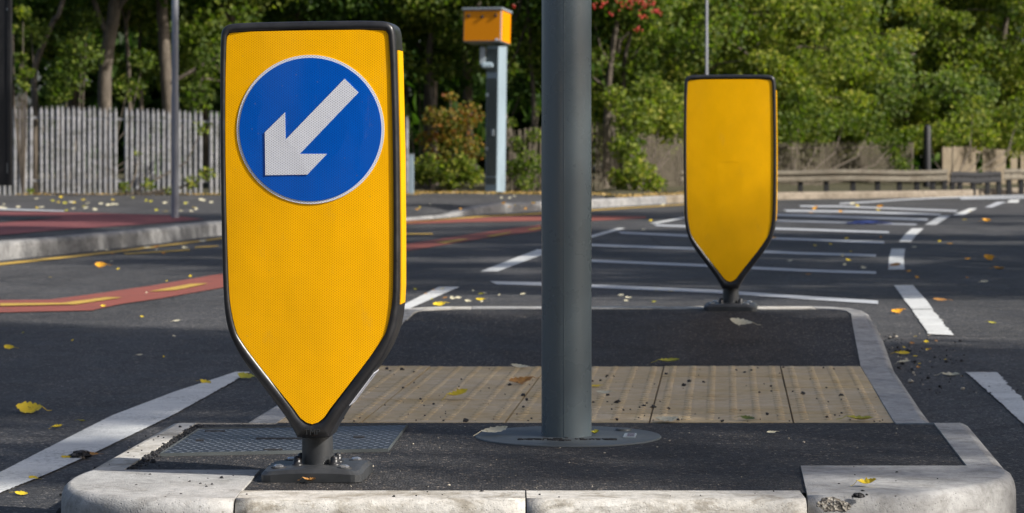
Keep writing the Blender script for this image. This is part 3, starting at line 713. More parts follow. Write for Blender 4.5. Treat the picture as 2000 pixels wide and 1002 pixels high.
def make_bollard(label, withsign):
    root = empty('traffic_bollard'); tag(root, label, 'bollard')
    sm = []
    def ring(P, y): return [(x, y, z) for x, z in P]
    mid = [((a[0] * .45 + b[0] * .55), (a[1] * .45 + b[1] * .55)) for a, b in zip(FO, FI)]
    f = -HT
    A = [ring(FI, f + 0.007), ring(FI, f + 0.0015), ring(mid, f), ring([(a[0] * .85 + b[0] * .15, a[1] * .85 + b[1] * .15) for a, b in zip(FO, FI)], f + 0.003)]
    bod = MB()
    rings = A + [ring([(a[0] * .97 + b[0] * .03, a[1] * .97 + b[1] * .03) for a, b in zip(FO, FI)], f + 0.008), ring(FO, f + 0.018), ring(FO, -0.004), ring(FO, 0.004), ring(FO, HT - 0.018), ring([(a[0] * .9 + b[0] * .1, a[1] * .9 + b[1] * .1) for a, b in zip(FO, FI)], HT - 0.004), ring(mid, HT), ring(FI, HT - 0.0015), ring(FI, HT - 0.007)]
    bod.loft(rings, True, True, True, True)
    hs = bod.build('housing', M['black'], root)
    def panel(name, yy, sg):
        P = [(x * 0.994, 0.447 + (z - 0.447) * 0.996) for x, z in FI]
        b = MB()
        r = [[(x * k, yy + sg * 0.0055 * (1 - (x * k / 0.172) ** 2) , 0.45 + (z - 0.45) * k) for x, z in P] for k in (1.0, 0.85, 0.6, 0.3)]
        b.loft(r, True, False, True, True)
        return b.build(name, M['retro_yellow'] if withsign else M['retro_yellow_plain'], root)
    pan = panel('front_panel', f + 0.0052, -1)
    panel('rear_panel', HT - 0.0052, 1)
    for s_ in (-1, 1):
        b = MB(); X0 = 0.1755
        zs = [595, 560, 450, 300, 150, 97]
        rs = []
        for y in zs:
            w = interp([(38, 168), (90, 171), (150, 172), (300, 173.5), (450, 173), (560, 171.5), (612, 168)], y)
            x, z = loc((w, y)); rs.append([(s_ * (x - 0.002), -0.040, z), (s_ * (x + 0.0022), -0.040, z), (s_ * (x + 0.0022), 0.042, z), (s_ * (x - 0.002), 0.042, z)])
        b.loft(rs, True, True, True); b.build('side_strip', M['retro_yellow_plain'], root)
    if withsign:
        # roundel, centred a little right of the axis
        ax = lambda y: 609 + (y - 60) / 770 * 7.5
        def L(x, y): return ((x - ax(y)) * KX, HC - 0.12 - (y - HY) * KX)
        def ymid(x): return f + 0.0052 - 0.0055 * (1 - (x / 0.172) ** 2)
        cx, cz = L(614.5, 250.0); rr = 145.5 * KX
        def disc(r, off, mat, name, par, r_in=0.0, thick=0.0012):
            b = MB(); n = 96; kk = [1.0, 0.75, 0.5, 0.25, 0.02] if r_in == 0 else [1.0, r_in / r]
            rs = [[(cx + r * math.cos(2 * PI * i / n), ymid(cx + r * math.cos(2 * PI * i / n)) + 0.002, cz + r * math.sin(2 * PI * i / n)) for i in range(n)]]
            rs += [[(cx + r * k * math.cos(2 * PI * i / n), ymid(cx + r * k * math.cos(2 * PI * i / n)) - off, cz + r * k * math.sin(2 * PI * i / n)) for i in range(n)] for k in kk]
            b.loft(rs, True, False, r_in == 0, False); return b.build(name, mat, par)
        sg = disc(rr, 0.0014, M['retro_white'], 'round_sign', pan)
        disc(rr * 0.962, 0.0026, M['retro_blue'], 'blue_face', sg) if False else disc(rr * 0.962, 0.0026, M['retro_blue'], 'blue_face', pan)
        arr = [(x_ + 3, y_ - 1) for x_, y_ in [(679.8, 152.9), (707, 180.1), (591.5, 298.3), (645, 299), (606, 339), (523, 339.3), (522.3, 255.5), (562.5, 217), (563.4, 270.2)]]
        b = MB(); q = [L(*p) for p in arr]
        yo = min(ymid(x) for x, z in q) - 0.0042
        b.add([(x, ymid(x) - 0.0042, z) for x, z in q] + [(x, ymid(x) - 0.002, z) for x, z in q],
              [(8, 0, 1, 2), (2, 3, 4), (8, 2, 4, 5), (8, 5, 6, 7)] + [(i, (i + 1) % 9, 9 + (i + 1) % 9, 9 + i) for i in range(9)])
        b.build('arrow', M['retro_white'], pan)
        # white sticker on the lower right edge of the housing, and raised letters under the panel
        def surf(p, dd): return (loc(p)[0], dd, loc(p)[1])
        b = MB(); P1, P2 = Vector(loc((113, 731)))  , Vector(loc((79, 778.5)))
        a0, a1 = Vector((loc((116, 728))[0], 0, loc((116, 728))[1])), Vector((loc((68, 791))[0], 0, loc((68, 791))[1]))
        dirn = (a1 - a0).normalized(); nrm = Vector((-dirn.z, 0, dirn.x));
        if nrm.x < 0: nrm = -nrm
        def SP(t_, w): p = a0.lerp(a1, t_) + nrm * 0.0022; return Vector((p.x, -0.045 + 0.09 * w, p.z))
        b.add([SP(0, 0), SP(1, 0), SP(1, 1), SP(0, 1)] + [SP(0, 0) - nrm * .001, SP(1, 0) - nrm * .001, SP(1, 1) - nrm * .001, SP(0, 1) - nrm * .001], [(0, 1, 2, 3), (7, 6, 5, 4), (0, 4, 5, 1), (1, 5, 6, 2), (2, 6, 7, 3), (3, 7, 4, 0)])
        st = b.build('sticker', M['sticker'], root)
        b = MB()
        for (ta, tb, wa, wb) in ((.05, .1, .25, .85), (.12, .24, .25, .55)) + tuple((.3 + .07 * k, .33 + .07 * k, .2, .8 - .1 * (k % 3)) for k in range(9)):
            b.add([SP(ta, wa) + nrm * .0006, SP(tb, wa) + nrm * .0006, SP(tb, wb) + nrm * .0006, SP(ta, wb) + nrm * .0006], [(0, 1, 2, 3)])
        b.build('small_print', M['ink'], st)
        cu = bpy.data.curves.new('t', 'FONT'); cu.body = 'TMP'; cu.size = 0.0165; cu.extrude = 0.0012; cu.align_x = 'CENTER'; cu.space_character = 1.05
        to = bpy.data.objects.new('t', cu); COL.objects.link(to); bpy.context.view_layer.update()
        me = bpy.data.meshes.new_from_object(to.evaluated_get(bpy.context.evaluated_depsgraph_get())); bpy.data.objects.remove(to)
        me.materials.clear(); me.materials.append(M['rubber'])
        for v in me.vertices: v.co = Vector((v.co.x, -v.co.z, v.co.y))
        lt = bpy.data.objects.new('raised_letters', me); COL.objects.link(lt); lt.parent = root
        lt.location = (0, f - 0.0012, loc((0, 846))[1])
    # post, base
    zb = loc((0, 855))[1]
    MB().lathe([(0.0325, 0.022), (0.0315, zb + 0.004)], (0, 0, 0), 40, True).build('post', M['rubber'], root)
    b = MB(); rings = []
    n = 9
    def sq(hw, z, arch=0.0, cr=0.022):
        pts = []
        for qd, (sx, sy) in enumerate(((1, -1), (1, 1), (-1, 1), (-1, -1))):
            for k in range(5):
                a = (-90 + qd * 90 + k * 22.5) * PI / 180
                pts.append((sx * (hw - cr) + cr * math.cos(a), sy * (hw - cr) + cr * math.sin(a)))
            # midpoints along the side
            nx, ny = ((1, 1), (-1, 1), (-1, -1), (1, -1))[qd]
            ex = pts[-1]
            nqx, nqy = nx * (hw - cr), ny * (hw - cr)
            a = (qd * 90) * PI / 180
            tx, ty = nqx + cr * math.cos(a), nqy + cr * math.sin(a)
            for k in (0.2, 0.4, 0.6, 0.8): pts.append((ex[0] + (tx - ex[0]) * k, ex[1] + (ty - ex[1]) * k))
        out = []
        for x, y in pts:
            c_ = max(0, 1 - min(abs(x), abs(y)) / hw) if max(abs(x), abs(y)) > hw * 0.8 else 1
            out.append((x, y, z + arch * (1 - (min(abs(x), abs(y)) / hw) ** 2)))
        return out
    b.loft([sq(0.104, 0), sq(0.104, 0.014, 0.005), sq(0.097, 0.021, 0.006), sq(0.086, 0.0235, 0.006, 0.02), sq(0.05, 0.0265, 0.002, 0.02)], True, True, True)
    bp = b.build('base', M['rubber'], root)
    for (x, y) in ((0.065, -0.072), (-0.072, -0.060), (0.072, 0.062), (-0.065, 0.070)):
        MB().lathe([(0.0155, 0.0), (0.0155, 0.0055), (0.011, 0.006)], (x, y, 0.0215), 18).build('bolt_washer', M['grit'], bp)
        MB().lathe([(0.0105, 0.0), (0.0105, 0.0035), (0.006, 0.006)], (x, y, 0.0265), 6, False).build('bolt', M['steel'], bp)
    for a in (-35, -145, 35, 145):
        x, y = 0.047 * math.cos(R(a)), 0.047 * math.sin(R(a))
        MB().lathe([(0.012, 0), (0.012, 0.003), (0.0085, 0.0032), (0.0085, 0.013), (0.007, 0.017), (0.003, 0.0195)], (x, y, 0.0265), 16).build('nut_cap', M['black'], bp)
    return root
b1 = make_bollard('tall yellow bollard with a blue keep-left arrow roundel, nearest the camera', True)
b1.location = (PX(621, 5.76), 5.76, 0.117); b1.rotation_euler = (0, R(-0.75), R(-4.4))
b2 = make_bollard('plain yellow bollard without a roundel at the far end of the island', False)
b2.location = (PX(1427.5, 11.14), 11.14, 0.117); b2.rotation_euler = (0, R(-0.1), R(-7.0))

# ---------------------------------------------------------------- things across the road
# thin lamp column on the left
p = G(342, 426, 0.115)
lp = empty('lamp_column', p); tag(lp, 'slim grey lamp column on the red paving at the left', 'lamp column')
MB().lathe([(0.038, 0), (0.038, 1.2), (0.034, 1.24), (0.032, 4.9), (0.01, 4.93)], (0, 0, 0), 20).build('shaft', M['lamp_grey'], lp)
MB().box((0, 0.3, 4.95), (0.14, 0.5, 0.09), 0, 0.02).build('lantern', M['lamp_grey'], lp)
p = Vector((PX(1380, 49.2), 49.2, gz(49.2) + 0.1))
lp = empty('lamp_column', p); tag(lp, 'slim pale lamp column rising behind the far yellow bollard', 'lamp column')
MB().lathe([(0.055, 0), (0.055, 0.9), (0.026, 1.0), (0.024, 6.4), (0.01, 6.43)], (0, 0, 0), 16).build('shaft', M['lamp_grey'], lp)
MB().box((0, -0.3, 6.45), (0.16, 0.6, 0.1), 0, 0.02).build('lantern', M['lamp_grey'], lp)
p = Vector((PX(1811, 57), 57, gz(57) + 0.1))
lp = empty('sign_post', p); tag(lp, 'dark post standing behind the crash barrier at the right', 'post')
MB().lathe([(0.075, 0), (0.075, 1.25), (0.06, 1.28), (0.01, 1.3)], (0, 0, 0), 16).build('shaft', M['rail_dark'], lp)
MB().lathe([(0.09, 0), (0.09, 0.3), (0.076, 0.33)], (0, 0, 0), 16).build('collar', M['rail_dark'], lp)
# traffic signal board at the left border
p = Vector((PX(-62, 20.5), 20.5, gz(20.5) + 0.115))
ts = empty('traffic_signal', p); tag(ts, 'black traffic signal board cut off by the left edge of the photo', 'traffic signal')
zb = PZ(362, 20.5) - p.z
MB().lathe([(0.057, 0), (0.057, 3.4), (0.01, 3.42)], (0, 0.16, 0), 20).build('post', M['rail_dark'], ts)
MB().box((0, 0, zb + 1.05), (0.645, 0.03, 2.1), 0, 0.008).build('backing_board', M['board'], ts)
MB().box((0.302, -0.020, zb + 1.05), (0.02, 0.012, 2.09)).build('board_rim', M['board'], ts)
for k in range(3):
    h = MB().box((-0.05, -0.09, zb + 0.5 + 0.32 * k), (0.3, 0.15, 0.31), 0, 0.02).build('signal_head', M['board'], ts)
    MB().lathe([(0.1, 0), (0.1, 0.02)], (0, 0, 0), 24).build('lens', M['dark'], h)
    h.children[0].location = (-0.05, -0.167, zb + 0.5 + 0.32 * k); h.children[0].rotation_euler = (R(90), 0, 0)
for (x, y) in ((15, 18), (15.5, 328)):
    MB().box((PX(x, 20.5) - p.x, -0.018, PZ(y, 20.5) - p.z), (0.008, 0.008, 0.075 if y > 100 else 0.015)).build('fixing', M['steel'], ts)
# short metal post
p = Vector((PX(803, 45.4), 45.4, gz(45.4) + 0.11))
sp_ = empty('marker_post', p); tag(sp_, 'short pale metal post at the end of the left fence', 'post')
MB().box((0, 0, 0.32), (0.085, 0.05, 0.66), 0, 0.008).build('post', M['cam_post'], sp_)
MB().box((0, 0, 0.662), (0.10, 0.06, 0.02)).build('cap', M['cam_trim'], sp_)

# speed camera
gp = G(967, 377, 0.11)
gc = empty('speed_camera', gp); tag(gc, 'orange roadside camera box on a grey post', 'speed camera')
Yc = gp.y; k = Yc / F
yaw = R(28)
zt, zb = PZ(90, Yc) - gp.z, 0
pz = MB().box((0, 0, zt / 2), (0.235, 0.31, zt), -0.0, 0.006)
post = pz.build('post', M['cam_post'], gc); post.rotation_euler = (0, R(0.8), yaw * -1)
dr = MB().box((0, -0.158, zt * 0.42), (0.20, 0.006, zt * 0.72)).build('door', M['cam_door'], gc); dr.rotation_euler = post.rotation_euler
dr2 = MB().box((0, -0.158, zt * 0.9), (0.20, 0.006, zt * 0.16)).build('door', M['cam_door'], gc); dr2.rotation_euler = post.rotation_euler
for z in (0.42, 1.35): MB().box((-0.085, -0.165, z + 0.35), (0.05, 0.02, 0.06)).build('hinge', M['steel'], dr)
MB().box((0.03, -0.17, 1.05), (0.05, 0.03, 0.11)).build('lock', M['cam_trim'], dr)
MB().box((0.0, -0.165, 0.28), (0.21, 0.012, 0.02)).build('door_sill', M['cam_post'], dr)
box = empty('camera_box', ((935.5 - 967) * k + 0.14, -0.05, PZ(54, Yc) - gp.z)); box.parent = gc
box.rotation_euler = (R(-4.5), 0, R(-16.5))
bw, bh, bd = 74 * k / math.cos(R(15)), 62 * k, 0.56
MB().box((0, 0, 0), (bw, bd, bh), 0, 0.006).build('case', M['cam_trim'], box)
MB().box((0, -bd / 2 - 0.004, 0), (bw - 0.03, 0.008, bh - 0.03)).build('front_panel', M['cam_orange'], box)
MB().box((bw / 2 + 0.004, 0, 0), (0.008, bd - 0.04, bh - 0.03)).build('side_panel', M['cam_orange'], box)
MB().box((-bw / 2 - 0.004, 0, 0), (0.008, bd - 0.04, bh - 0.03)).build('side_panel', M['cam_orange'], box)
MB().box((0, -0.01, bh / 2 + 0.018), (bw + 0.05, bd + 0.06, 0.036), 0, 0.006).build('roof', M['cam_trim'], box)
for x in (-0.36, 0.0, 0.36):
    b = MB().lathe([(0.026, 0), (0.026, 0.02), (0.018, 0.022)], (0, 0, 0), 16).build('lens', M['dark'], box)
    b.location = (x * bw, -bd / 2 - 0.009, bh * 0.31 - (0.02 if x == 0 else 0)); b.rotation_euler = (R(90), 0, 0)
MB().box((bw * 0.40, -bd / 2 - 0.01, -bh * 0.44), (0.06, 0.004, 0.035)).build('data_label', M['sticker'], box)
fl = empty('flash_unit', ((946 - 967) * k, -0.12, PZ(128, Yc) - gp.z)); fl.parent = gc
MB().box((0.05, 0, 0.0), (0.22, 0.16, 0.11), 0, 0.03).build('flash_head', M['cam_post'], fl)
MB().box((-0.03, 0, 0.16), (0.10, 0.10, 0.32), 0, 0.01).build('bracket', M['cam_trim'], fl)
MB().box((0.12, 0.03, 0.11), (0.30, 0.04, 0.03)).build('arm', M['cam_post'], fl)

# ---------------------------------------------------------------- fences
def palisade(name, label, path, pitch, wid, hfun, mat, lean=0.0, gaps=(), pointed=True, railmat=None):
    root = empty(name, (path[0][0], path[0][1], gz(path[0][1]) + 0.1)); tag(root, label, 'fence')
    o = root.location
    L = [0]
    for a, b in zip(path, path[1:]): L.append(L[-1] + math.hypot(b[0] - a[0], b[1] - a[1]))
    def at(d):
        i = 0
        while i < len(L) - 2 and L[i + 1] < d: i += 1
        t_ = (d - L[i]) / (L[i + 1] - L[i]); a, b = path[i], path[i + 1]
        return a[0] + (b[0] - a[0]) * t_, a[1] + (b[1] - a[1]) * t_, math.atan2(b[1] - a[1], b[0] - a[0])
    pm, d, i = MB(), 0.02, 0
    while d < L[-1]:
        x, y, a = at(d); px = 1000 + x * F / y
        if not any(g0 < px < g1 for g0, g1 in gaps) and random.random() > 0.004:
            h = hfun(px) + random.uniform(-0.015, 0.015); w = wid * random.uniform(0.92, 1.05) / 2
            z0 = gz(y) + 0.06; tl = random.gauss(0, 0.003) + lean
            ca, sa = math.cos(a), math.sin(a)
            def Q(u, v, z): return (x + (u + tl * z) * ca - v * sa - o.x, y + (u + tl * z) * sa + v * ca - o.y, z0 + z - o.z)
            tip = [(-w, 0, h - 0.09), (-w * 0.5, 0, h), (0, 0, h - 0.06), (w * 0.5, 0, h), (w, 0, h - 0.09)] if pointed else [(-w, 0, h), (-w / 2, 0, h), (0, 0, h), (w / 2, 0, h), (w, 0, h)]
            dp = [0, -0.008, -0.013, -0.008, 0] if pointed else [0, -0.004, -0.004, -0.004, 0]
            fr = [Q(u, -0.03 + dp[k] , 0) for k, (u, _, z) in enumerate(tip)] + [Q(u, -0.03 + dp[k], z) for k, (u, _, z) in enumerate(tip)]
            bk_ = [Q(u, -0.024 + dp[k], 0) for k, (u, _, z) in enumerate(tip)] + [Q(u, -0.024 + dp[k], z) for k, (u, _, z) in enumerate(tip)]
            fs = [(k, k + 1, k + 6, k + 5) for k in range(4)] + [(10 + k + 1, 10 + k, 10 + k + 5, 10 + k + 6) for k in range(4)] + [(0, 5, 15, 10), (4, 14, 19, 9)] + [(5 + k, 6 + k, 16 + k, 15 + k) for k in range(4)]
            pm.add(fr + bk_, fs)
        d += pitch; i += 1
    pm.build('pales', mat, root, fix=False)
    nseg = max(1, int(L[-1] / 2.6))
    for q in range(nseg + 1):
        x, y, a = at(min(L[-1] - 0.01, L[-1] * q / nseg)); h = hfun(1000 + x * F / y)
        MB().box((x - o.x, y - o.y + 0.05, gz(y) + 0.1 + h * 0.46 - o.z), (0.07, 0.05, h * 0.92), a).build('post', railmat or mat, root)
    for hf in (0.16, 0.84):
        rings = []
        for q in range(nseg * 2 + 1):
            x, y, a = at(min(L[-1] - 0.005, L[-1] * q / (nseg * 2))); h = hfun(1000 + x * F / y) * hf
            rings.append([(x - o.x, y - o.y + yy_, gz(y) + 0.08 + h + zz - o.z) for yy_, zz in ((-0.01, 0), (0.012, 0), (0.012, 0.045), (-0.01, 0.045))])
        MB().loft(rings, True, True, True).build('rail', railmat or mat, root)
    return root
palisade('palisade_fence', 'grey steel palisade fence with pointed pales behind the left footway', [(PX(-160, 45.6), 45.6), (PX(440, 45.7), 45.7), (PX(795, 45.9), 45.9)],
         0.0865, 0.061, lambda px: interp([(0, 1.53), (200, 1.50), (440, 1.42), (800, 1.35)], px), M['pale_grey'], gaps=((62, 74), (236, 243), (398, 408)))
palisade('palisade_fence', 'weathered brown paled fence behind the bushes right of the grey pole', [(PX(975, 50), 50), (PX(1160, 50.5), 50.5), (PX(1345, 55), 55), (PX(1560, 59), 59), (PX(1780, 62), 62)],
         0.105, 0.060, lambda px: interp([(975, 1.15), (1160, 1.32), (1250, 1.12), (1345, 1.02), (1560, 0.98), (1700, 1.02)], px), M['pale_brown'], lean=0.03, pointed=False)
palisade('board_fence', 'pale close-boarded fence beyond the dark barrier section at the right', [(PX(1840, 60), 60), (PX(1960, 63), 63), (PX(2150, 70), 70)],
         0.125, 0.12, lambda px: interp([(1840, 0.90), (1900, 0.92), (2000, 0.80)], px), M['panel_brown'], gaps=((1902, 1918), (1962, 1972), (1984, 1990)), pointed=False)

# ---------------------------------------------------------------- crash barrier
def barrier(label, pts, posts, mat, pmat, top=0.40, dark=False):
    root = empty('crash_barrier', (pts[0].x, pts[0].y, pts[0].z)); tag(root, label, 'crash barrier'); o = root.location
    prof = [(0.0, -0.21), (-0.05, -0.195), (-0.055, -0.145), (-0.0, -0.115), (0.0, -0.095), (-0.055, -0.065), (-0.055, -0.015), (-0.0, 0.0)]
    prof = prof + [(y + 0.01, z) for y, z in reversed(prof)]
    sp2 = cr_spline([tuple(p) for p in pts], 5)
    rings = [[(p[0] - o.x, p[1] + a - o.y, p[2] + top + 0.01 * math.sin(i * 0.9) + b - o.z) for a, b in prof] for i, p in enumerate(sp2)]
    MB().loft(rings, True, True, True).build('beam', mat, root)
    for x in posts:
        Yp = interp([(1000 + p[0] * F / p[1], p[1]) for p in sp2], x); Xp = PX(x, Yp); zg = gz(Yp) + 0.06
        MB().box((Xp - o.x, Yp - o.y + 0.09, zg + (top - 0.04) / 2 - o.z), (0.085, 0.13, top + 0.04)).build('post', pmat, root)
    return root
BP = [G(1330, 377.5, 0.1), G(1520, 376, 0.1), G(1700, 375, 0.1), G(1850, 374, 0.1)]
barrier('long weathered corrugated crash barrier behind the hatched road', BP, [1400, 1455, 1510, 1564, 1615, 1667, 1715, 1758, 1792, 1823, 1846], M['rail'], M['rail_dark'], 0.40)
BD = [G(1857, 373.5, 0.1), G(1905, 372.7, 0.1), G(1955, 371.8, 0.1)]
barrier('short black section of crash barrier at the right', BD, [1862, 1876, 1902, 1930, 1952], M['rail_dark'], M['rail_dark'], 0.355)
BE = [G(1960, 371.5, 0.1), G(2040, 370, 0.1), G(2200, 367, 0.1)]
barrier('pale crash barrier running out of the photo at the right edge', BE, [1972, 1996, 2030, 2080, 2130, 2190], M['rail'], M['rail_dark'], 0.40)
MB_ = MB()
q = [G(1857, 376, 0.14), G(1955, 375, 0.14)]

# ---------------------------------------------------------------- vegetation
def leaf_quad(mb_v, mb_f, c, s, rng):
    # one folded leaf: two triangles sharing the midrib
    th, ph = rng.uniform(0, 2 * PI), rng.gauss(0.0, 0.75)
    d = Vector((math.cos(th) * math.cos(ph), math.sin(th) * math.cos(ph), math.sin(ph) - 0.15)).normalized()
    u = Vector((rng.gauss(0, 1), rng.gauss(0, 1), rng.gauss(0, 1) + 0.9)); sd = d.cross(u)
    if sd.length < 1e-3: sd = Vector((1, 0, 0))
    sd.normalize(); nn = sd.cross(d)
    w = s * rng.uniform(0.32, 0.45); f = w * 0.35
    b = len(mb_v)
    mb_v += [tuple(c - d * s * 0.5), tuple(c + sd * w + nn * f - d * s * 0.05), tuple(c + d * s * 0.5), tuple(c - sd * w + nn * f - d * s * 0.05)]
    mb_f += [(b, b + 1, b + 2), (b, b + 2, b + 3)]
def leafmesh(name, clumps, s, mat, seed):
    """clumps: (centre, radius, flattening, count)"""
    rng = random.Random(seed); v, f = [], []
    for c, r, fl, n in clumps:
        for _ in range(n):
            a = Vector((rng.gauss(0, 1), rng.gauss(0, 1), rng.gauss(0, 1))); a.normalize()
            q = a * r * rng.random() ** 0.45; q.z *= fl
            leaf_quad(v, f, Vector(c) + q, s * rng.uniform(0.6, 1.25), rng)
    m = bpy.data.meshes.new(name); m.from_pydata(v, [], f); m.update(); m.materials.append(mat); return m
def limbs(mb, base, ends, r0, rng):
    for e_ in ends:
        e_ = Vector(e_); m_ = Vector(base).lerp(e_, 0.5) + Vector((rng.uniform(-.2, .2), rng.uniform(-.2, .2), rng.uniform(0, .3)))
        mb.tube([base, m_, e_], [r0, r0 * 0.6, r0 * 0.15], 6)
def tree_proto(seed, h, z0, rad, nclump, nleaf, leaf, mat, r_trunk, bend=0.0):
    rng = random.Random(seed)
    pts = [Vector((0, 0, -0.3))]; k = 7
    dx, dy = rng.uniform(-1, 1) * 0.25 + bend, rng.uniform(-1, 1) * 0.2
    for i in range(1, k + 1):
        z = h * 0.85 * i / k
        pts.append(Vector((dx * z * 0.35 + rng.uniform(-.08, .08), dy * z * 0.3 + rng.uniform(-.06, .06), z)))
    mb = MB(); mb.tube(pts, [r_trunk * (1.25 if i == 0 else 1 - 0.8 * i / k) for i in range(k + 1)], 10)
    cl = []
    for c in range(nclump):
        t_ = rng.random(); z = z0 + (h - z0) * t_
        prof = math.sin(PI * min(1, max(0.12, (t_ * 0.85 + 0.15)))) ** 0.6
        rr = rad * prof * math.sqrt(rng.random()) ; a = rng.uniform(0, 2 * PI)
        zt_ = min(k - 1, int(z / (h * 0.85) * k)); ax = pts[max(0, zt_)]
        p = Vector((ax.x + rr * math.cos(a), ax.y + rr * math.sin(a), z + rng.uniform(-.2, .2)))
        cl.append((p, rng.uniform(0.3, 0.75) * (rad / 2.2) ** 0.5, rng.uniform(0.45, 0.8), int(nleaf * rng.uniform(0.6, 1.3))))
        if c % 3 == 0: limbs(mb, ax, [p], r_trunk * 0.3, rng)
    return mb.mesh('trunk', M['bark']), leafmesh('crown', cl, leaf, mat, seed + 100)
def put_tree(kind, proto, loc_, rz, sc, label, group, name='tree', cat='tree'):
    tm, cm = proto
    r = empty(name, loc_, rz); r.scale = (sc, sc, sc); tag(r, label, cat, group)
    for n_, me in (('trunk', tm), ('crown', cm)):
        o = bpy.data.objects.new(n_, me); COL.objects.link(o); o.parent = r
    return r
TP = {
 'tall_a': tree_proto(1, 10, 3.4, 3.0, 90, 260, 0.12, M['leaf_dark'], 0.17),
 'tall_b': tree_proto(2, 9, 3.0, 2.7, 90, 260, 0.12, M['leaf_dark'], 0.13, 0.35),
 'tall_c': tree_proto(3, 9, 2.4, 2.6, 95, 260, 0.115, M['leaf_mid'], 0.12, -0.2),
 'shade_a': tree_proto(21, 9.5, 2.4, 2.7, 90, 200, 0.15, M['leaf_mid'], 0.15),
 'shade_c': tree_proto(23, 12.5, 3.6, 2.5, 230, 220, 0.15, M['leaf_mid'], 0.17),
 'shade_b': tree_proto(22, 9.5, 2.2, 2.9, 90, 200, 0.15, M['leaf_mid'], 0.15),
 'bushy_a': tree_proto(4, 7.5, 0.8, 2.5, 120, 300, 0.105, M['leaf_light'], 0.10),
 'bushy_b': tree_proto(5, 8, 0.7, 2.8, 140, 330, 0.10, M['leaf_light'], 0.12),
 'bushy_c': tree_proto(6, 7, 0.9, 2.4, 115, 300, 0.10, M['leaf_grey'], 0.10, 0.2),
}
def gt(x, Y): return (PX(x, Y), Y, gz(Y) + 0.1)
TG = 'trees beyond the fence'
tl = [
 ('tall_a', 20, 56, 1.9, 1.0, 'dark tree standing deep behind the left end of the grey fence'),
 ('tall_a', 130, 58, 3.3, 1.0, 'dark background tree between the leaning tree and the forked trunk'),
 ('tall_a', 400, 58, 0.7, 1.0, 'dark background tree right of the slim lamp column'),
 ('tall_c', -40, 50, 0.2, 1.0, 'yellow-green tree behind the black signal board'),
 ('tall_c', 455, 50.5, 5.0, 0.9, 'leafy tree just left of the nearer bollard'),
 ('tall_a', 560, 52, 4.1, 1.0, 'dark tree rising behind the nearer bollard'),
 ('tall_b', 690, 53, 5.6, 1.0, 'dark tree behind the right half of the nearer bollard'),
 ('tall_a', 840, 56, 2.2, 1.0, 'dark tree left of the orange camera box'),
 ('tall_b', 1005, 57, 3.3, 1.0, 'dark tree between the camera box and the grey pole'),
 ('tall_c', 925, 60, 0.9, 1.1, 'tall shaded tree directly behind the orange camera box'),
 ('bushy_b', 1330, 59, 1.0, 1.0, 'green bushy tree behind the left edge of the far bollard'),
 ('bushy_a', 1470, 60, 3.0, 1.0, 'bright green tree behind the far bollard'),
 ('bushy_b', 1590, 63, 2.0, 1.05, 'broad green tree right of the far bollard'),
 ('bushy_a', 1690, 64, 5.2, 1.0, 'light green tree above the middle of the crash barrier'),
 ('bushy_c', 1765, 64, 0.5, 1.05, 'greyish green tree above the right half of the crash barrier'),
 ('bushy_b', 1850, 66, 4.2, 1.1, 'mid green tree above the dark barrier section'),
 ('bushy_a', 1945, 66, 1.6, 1.1, 'yellowish green tree near the right edge of the photo'),
 ('bushy_a', 2050, 67, 2.6, 1.1, 'light green tree cut off by the right edge of the photo'),
]
for kd, x, Y, rz, sc, lb in tl: put_tree(kd, TP[kd], gt(x, Y), rz, sc, lb, TG)
def px_tree(label, Y, path, w0, w1, crown, branches=(), cz=0.0):
    'a tree whose lower trunk runs through the given points at distance Y'
    P_ = [Vector((PX(x, Y), Y, PZ(y, Y))) for x, y in path]
    r_ = empty('tree', (P_[0].x, Y, gz(Y) + 0.1)); tag(r_, label, 'tree', TG); o_ = r_.location
    q = [Vector((0, 0, -0.2))] + [p_ - o_ for p_ in P_]
    d_ = (q[-1] - q[-2]); d_ = Vector((d_.x * 0.5, 0.1, abs(d_.z))).normalized(); top_ = q[-1] + d_ * 3.5
    q.append(top_); q = [Vector(p_) for p_ in cr_spline([tuple(p_) for p_ in q], 4)]
    n_ = len(q); k_ = Y / F / 2
    mb_ = MB(); mb_.tube(q, [(w0 + (w1 - w0) * (i_ / (n_ - 1))) * k_ * (1 + 0.10 * noise.noise(Vector((i_ * .7, Y, 0)))) for i_ in range(n_)], 12)
    for br, bw_ in branches:
        mb_.tube([Vector((PX(x, Y), Y - 0.05, PZ(y, Y))) - o_ for x, y in br], [bw_ * k_, bw_ * k_ * .9] + [bw_ * k_ * .8] * (len(br) - 2), 8)
    mb_.build('trunk', M['bark'], r_)
    if crown:
        c_ = bpy.data.objects.new('crown', TP[crown][1]); COL.objects.link(c_); c_.parent = r_; c_.location = (top_.x * 0.7, 0.6, cz)
    return r_
px_tree('slender tree with a bent leaning trunk at the left end of the grey fence', 46.6, [(67, 320), (68, 205), (67, 140), (86, 82), (106, 38), (126, -10)], 15, 9, 'tall_b', cz=0.6)
px_tree('thick forked tree trunk rising behind the grey fence, left of the lamp column', 47.2, [(206, 320), (204, 210), (206, 130), (216, 60), (226, -10)], 27, 26, 'tall_a', [([(214, 70), (196, 35), (180, -10)], 13), ([(222, 30), (240, 5), (262, -20)], 12)])
px_tree('thick dark tree trunk directly behind the slim lamp column', 47.6, [(333, 320), (329, 210), (322, 110), (319, 50), (316, -10)], 25, 21, 'tall_a', [([(330, 165), (395, 128), (442, 100), (480, 60)], 8)])
px_tree('thin pale trunked tree between the two thick trunks on the left', 48.4, [(254, 320), (253, 200), (250, 110), (246, 50), (256, -10)], 9, 7, None, [([(250, 60), (240, 22), (236, -10)], 5)])
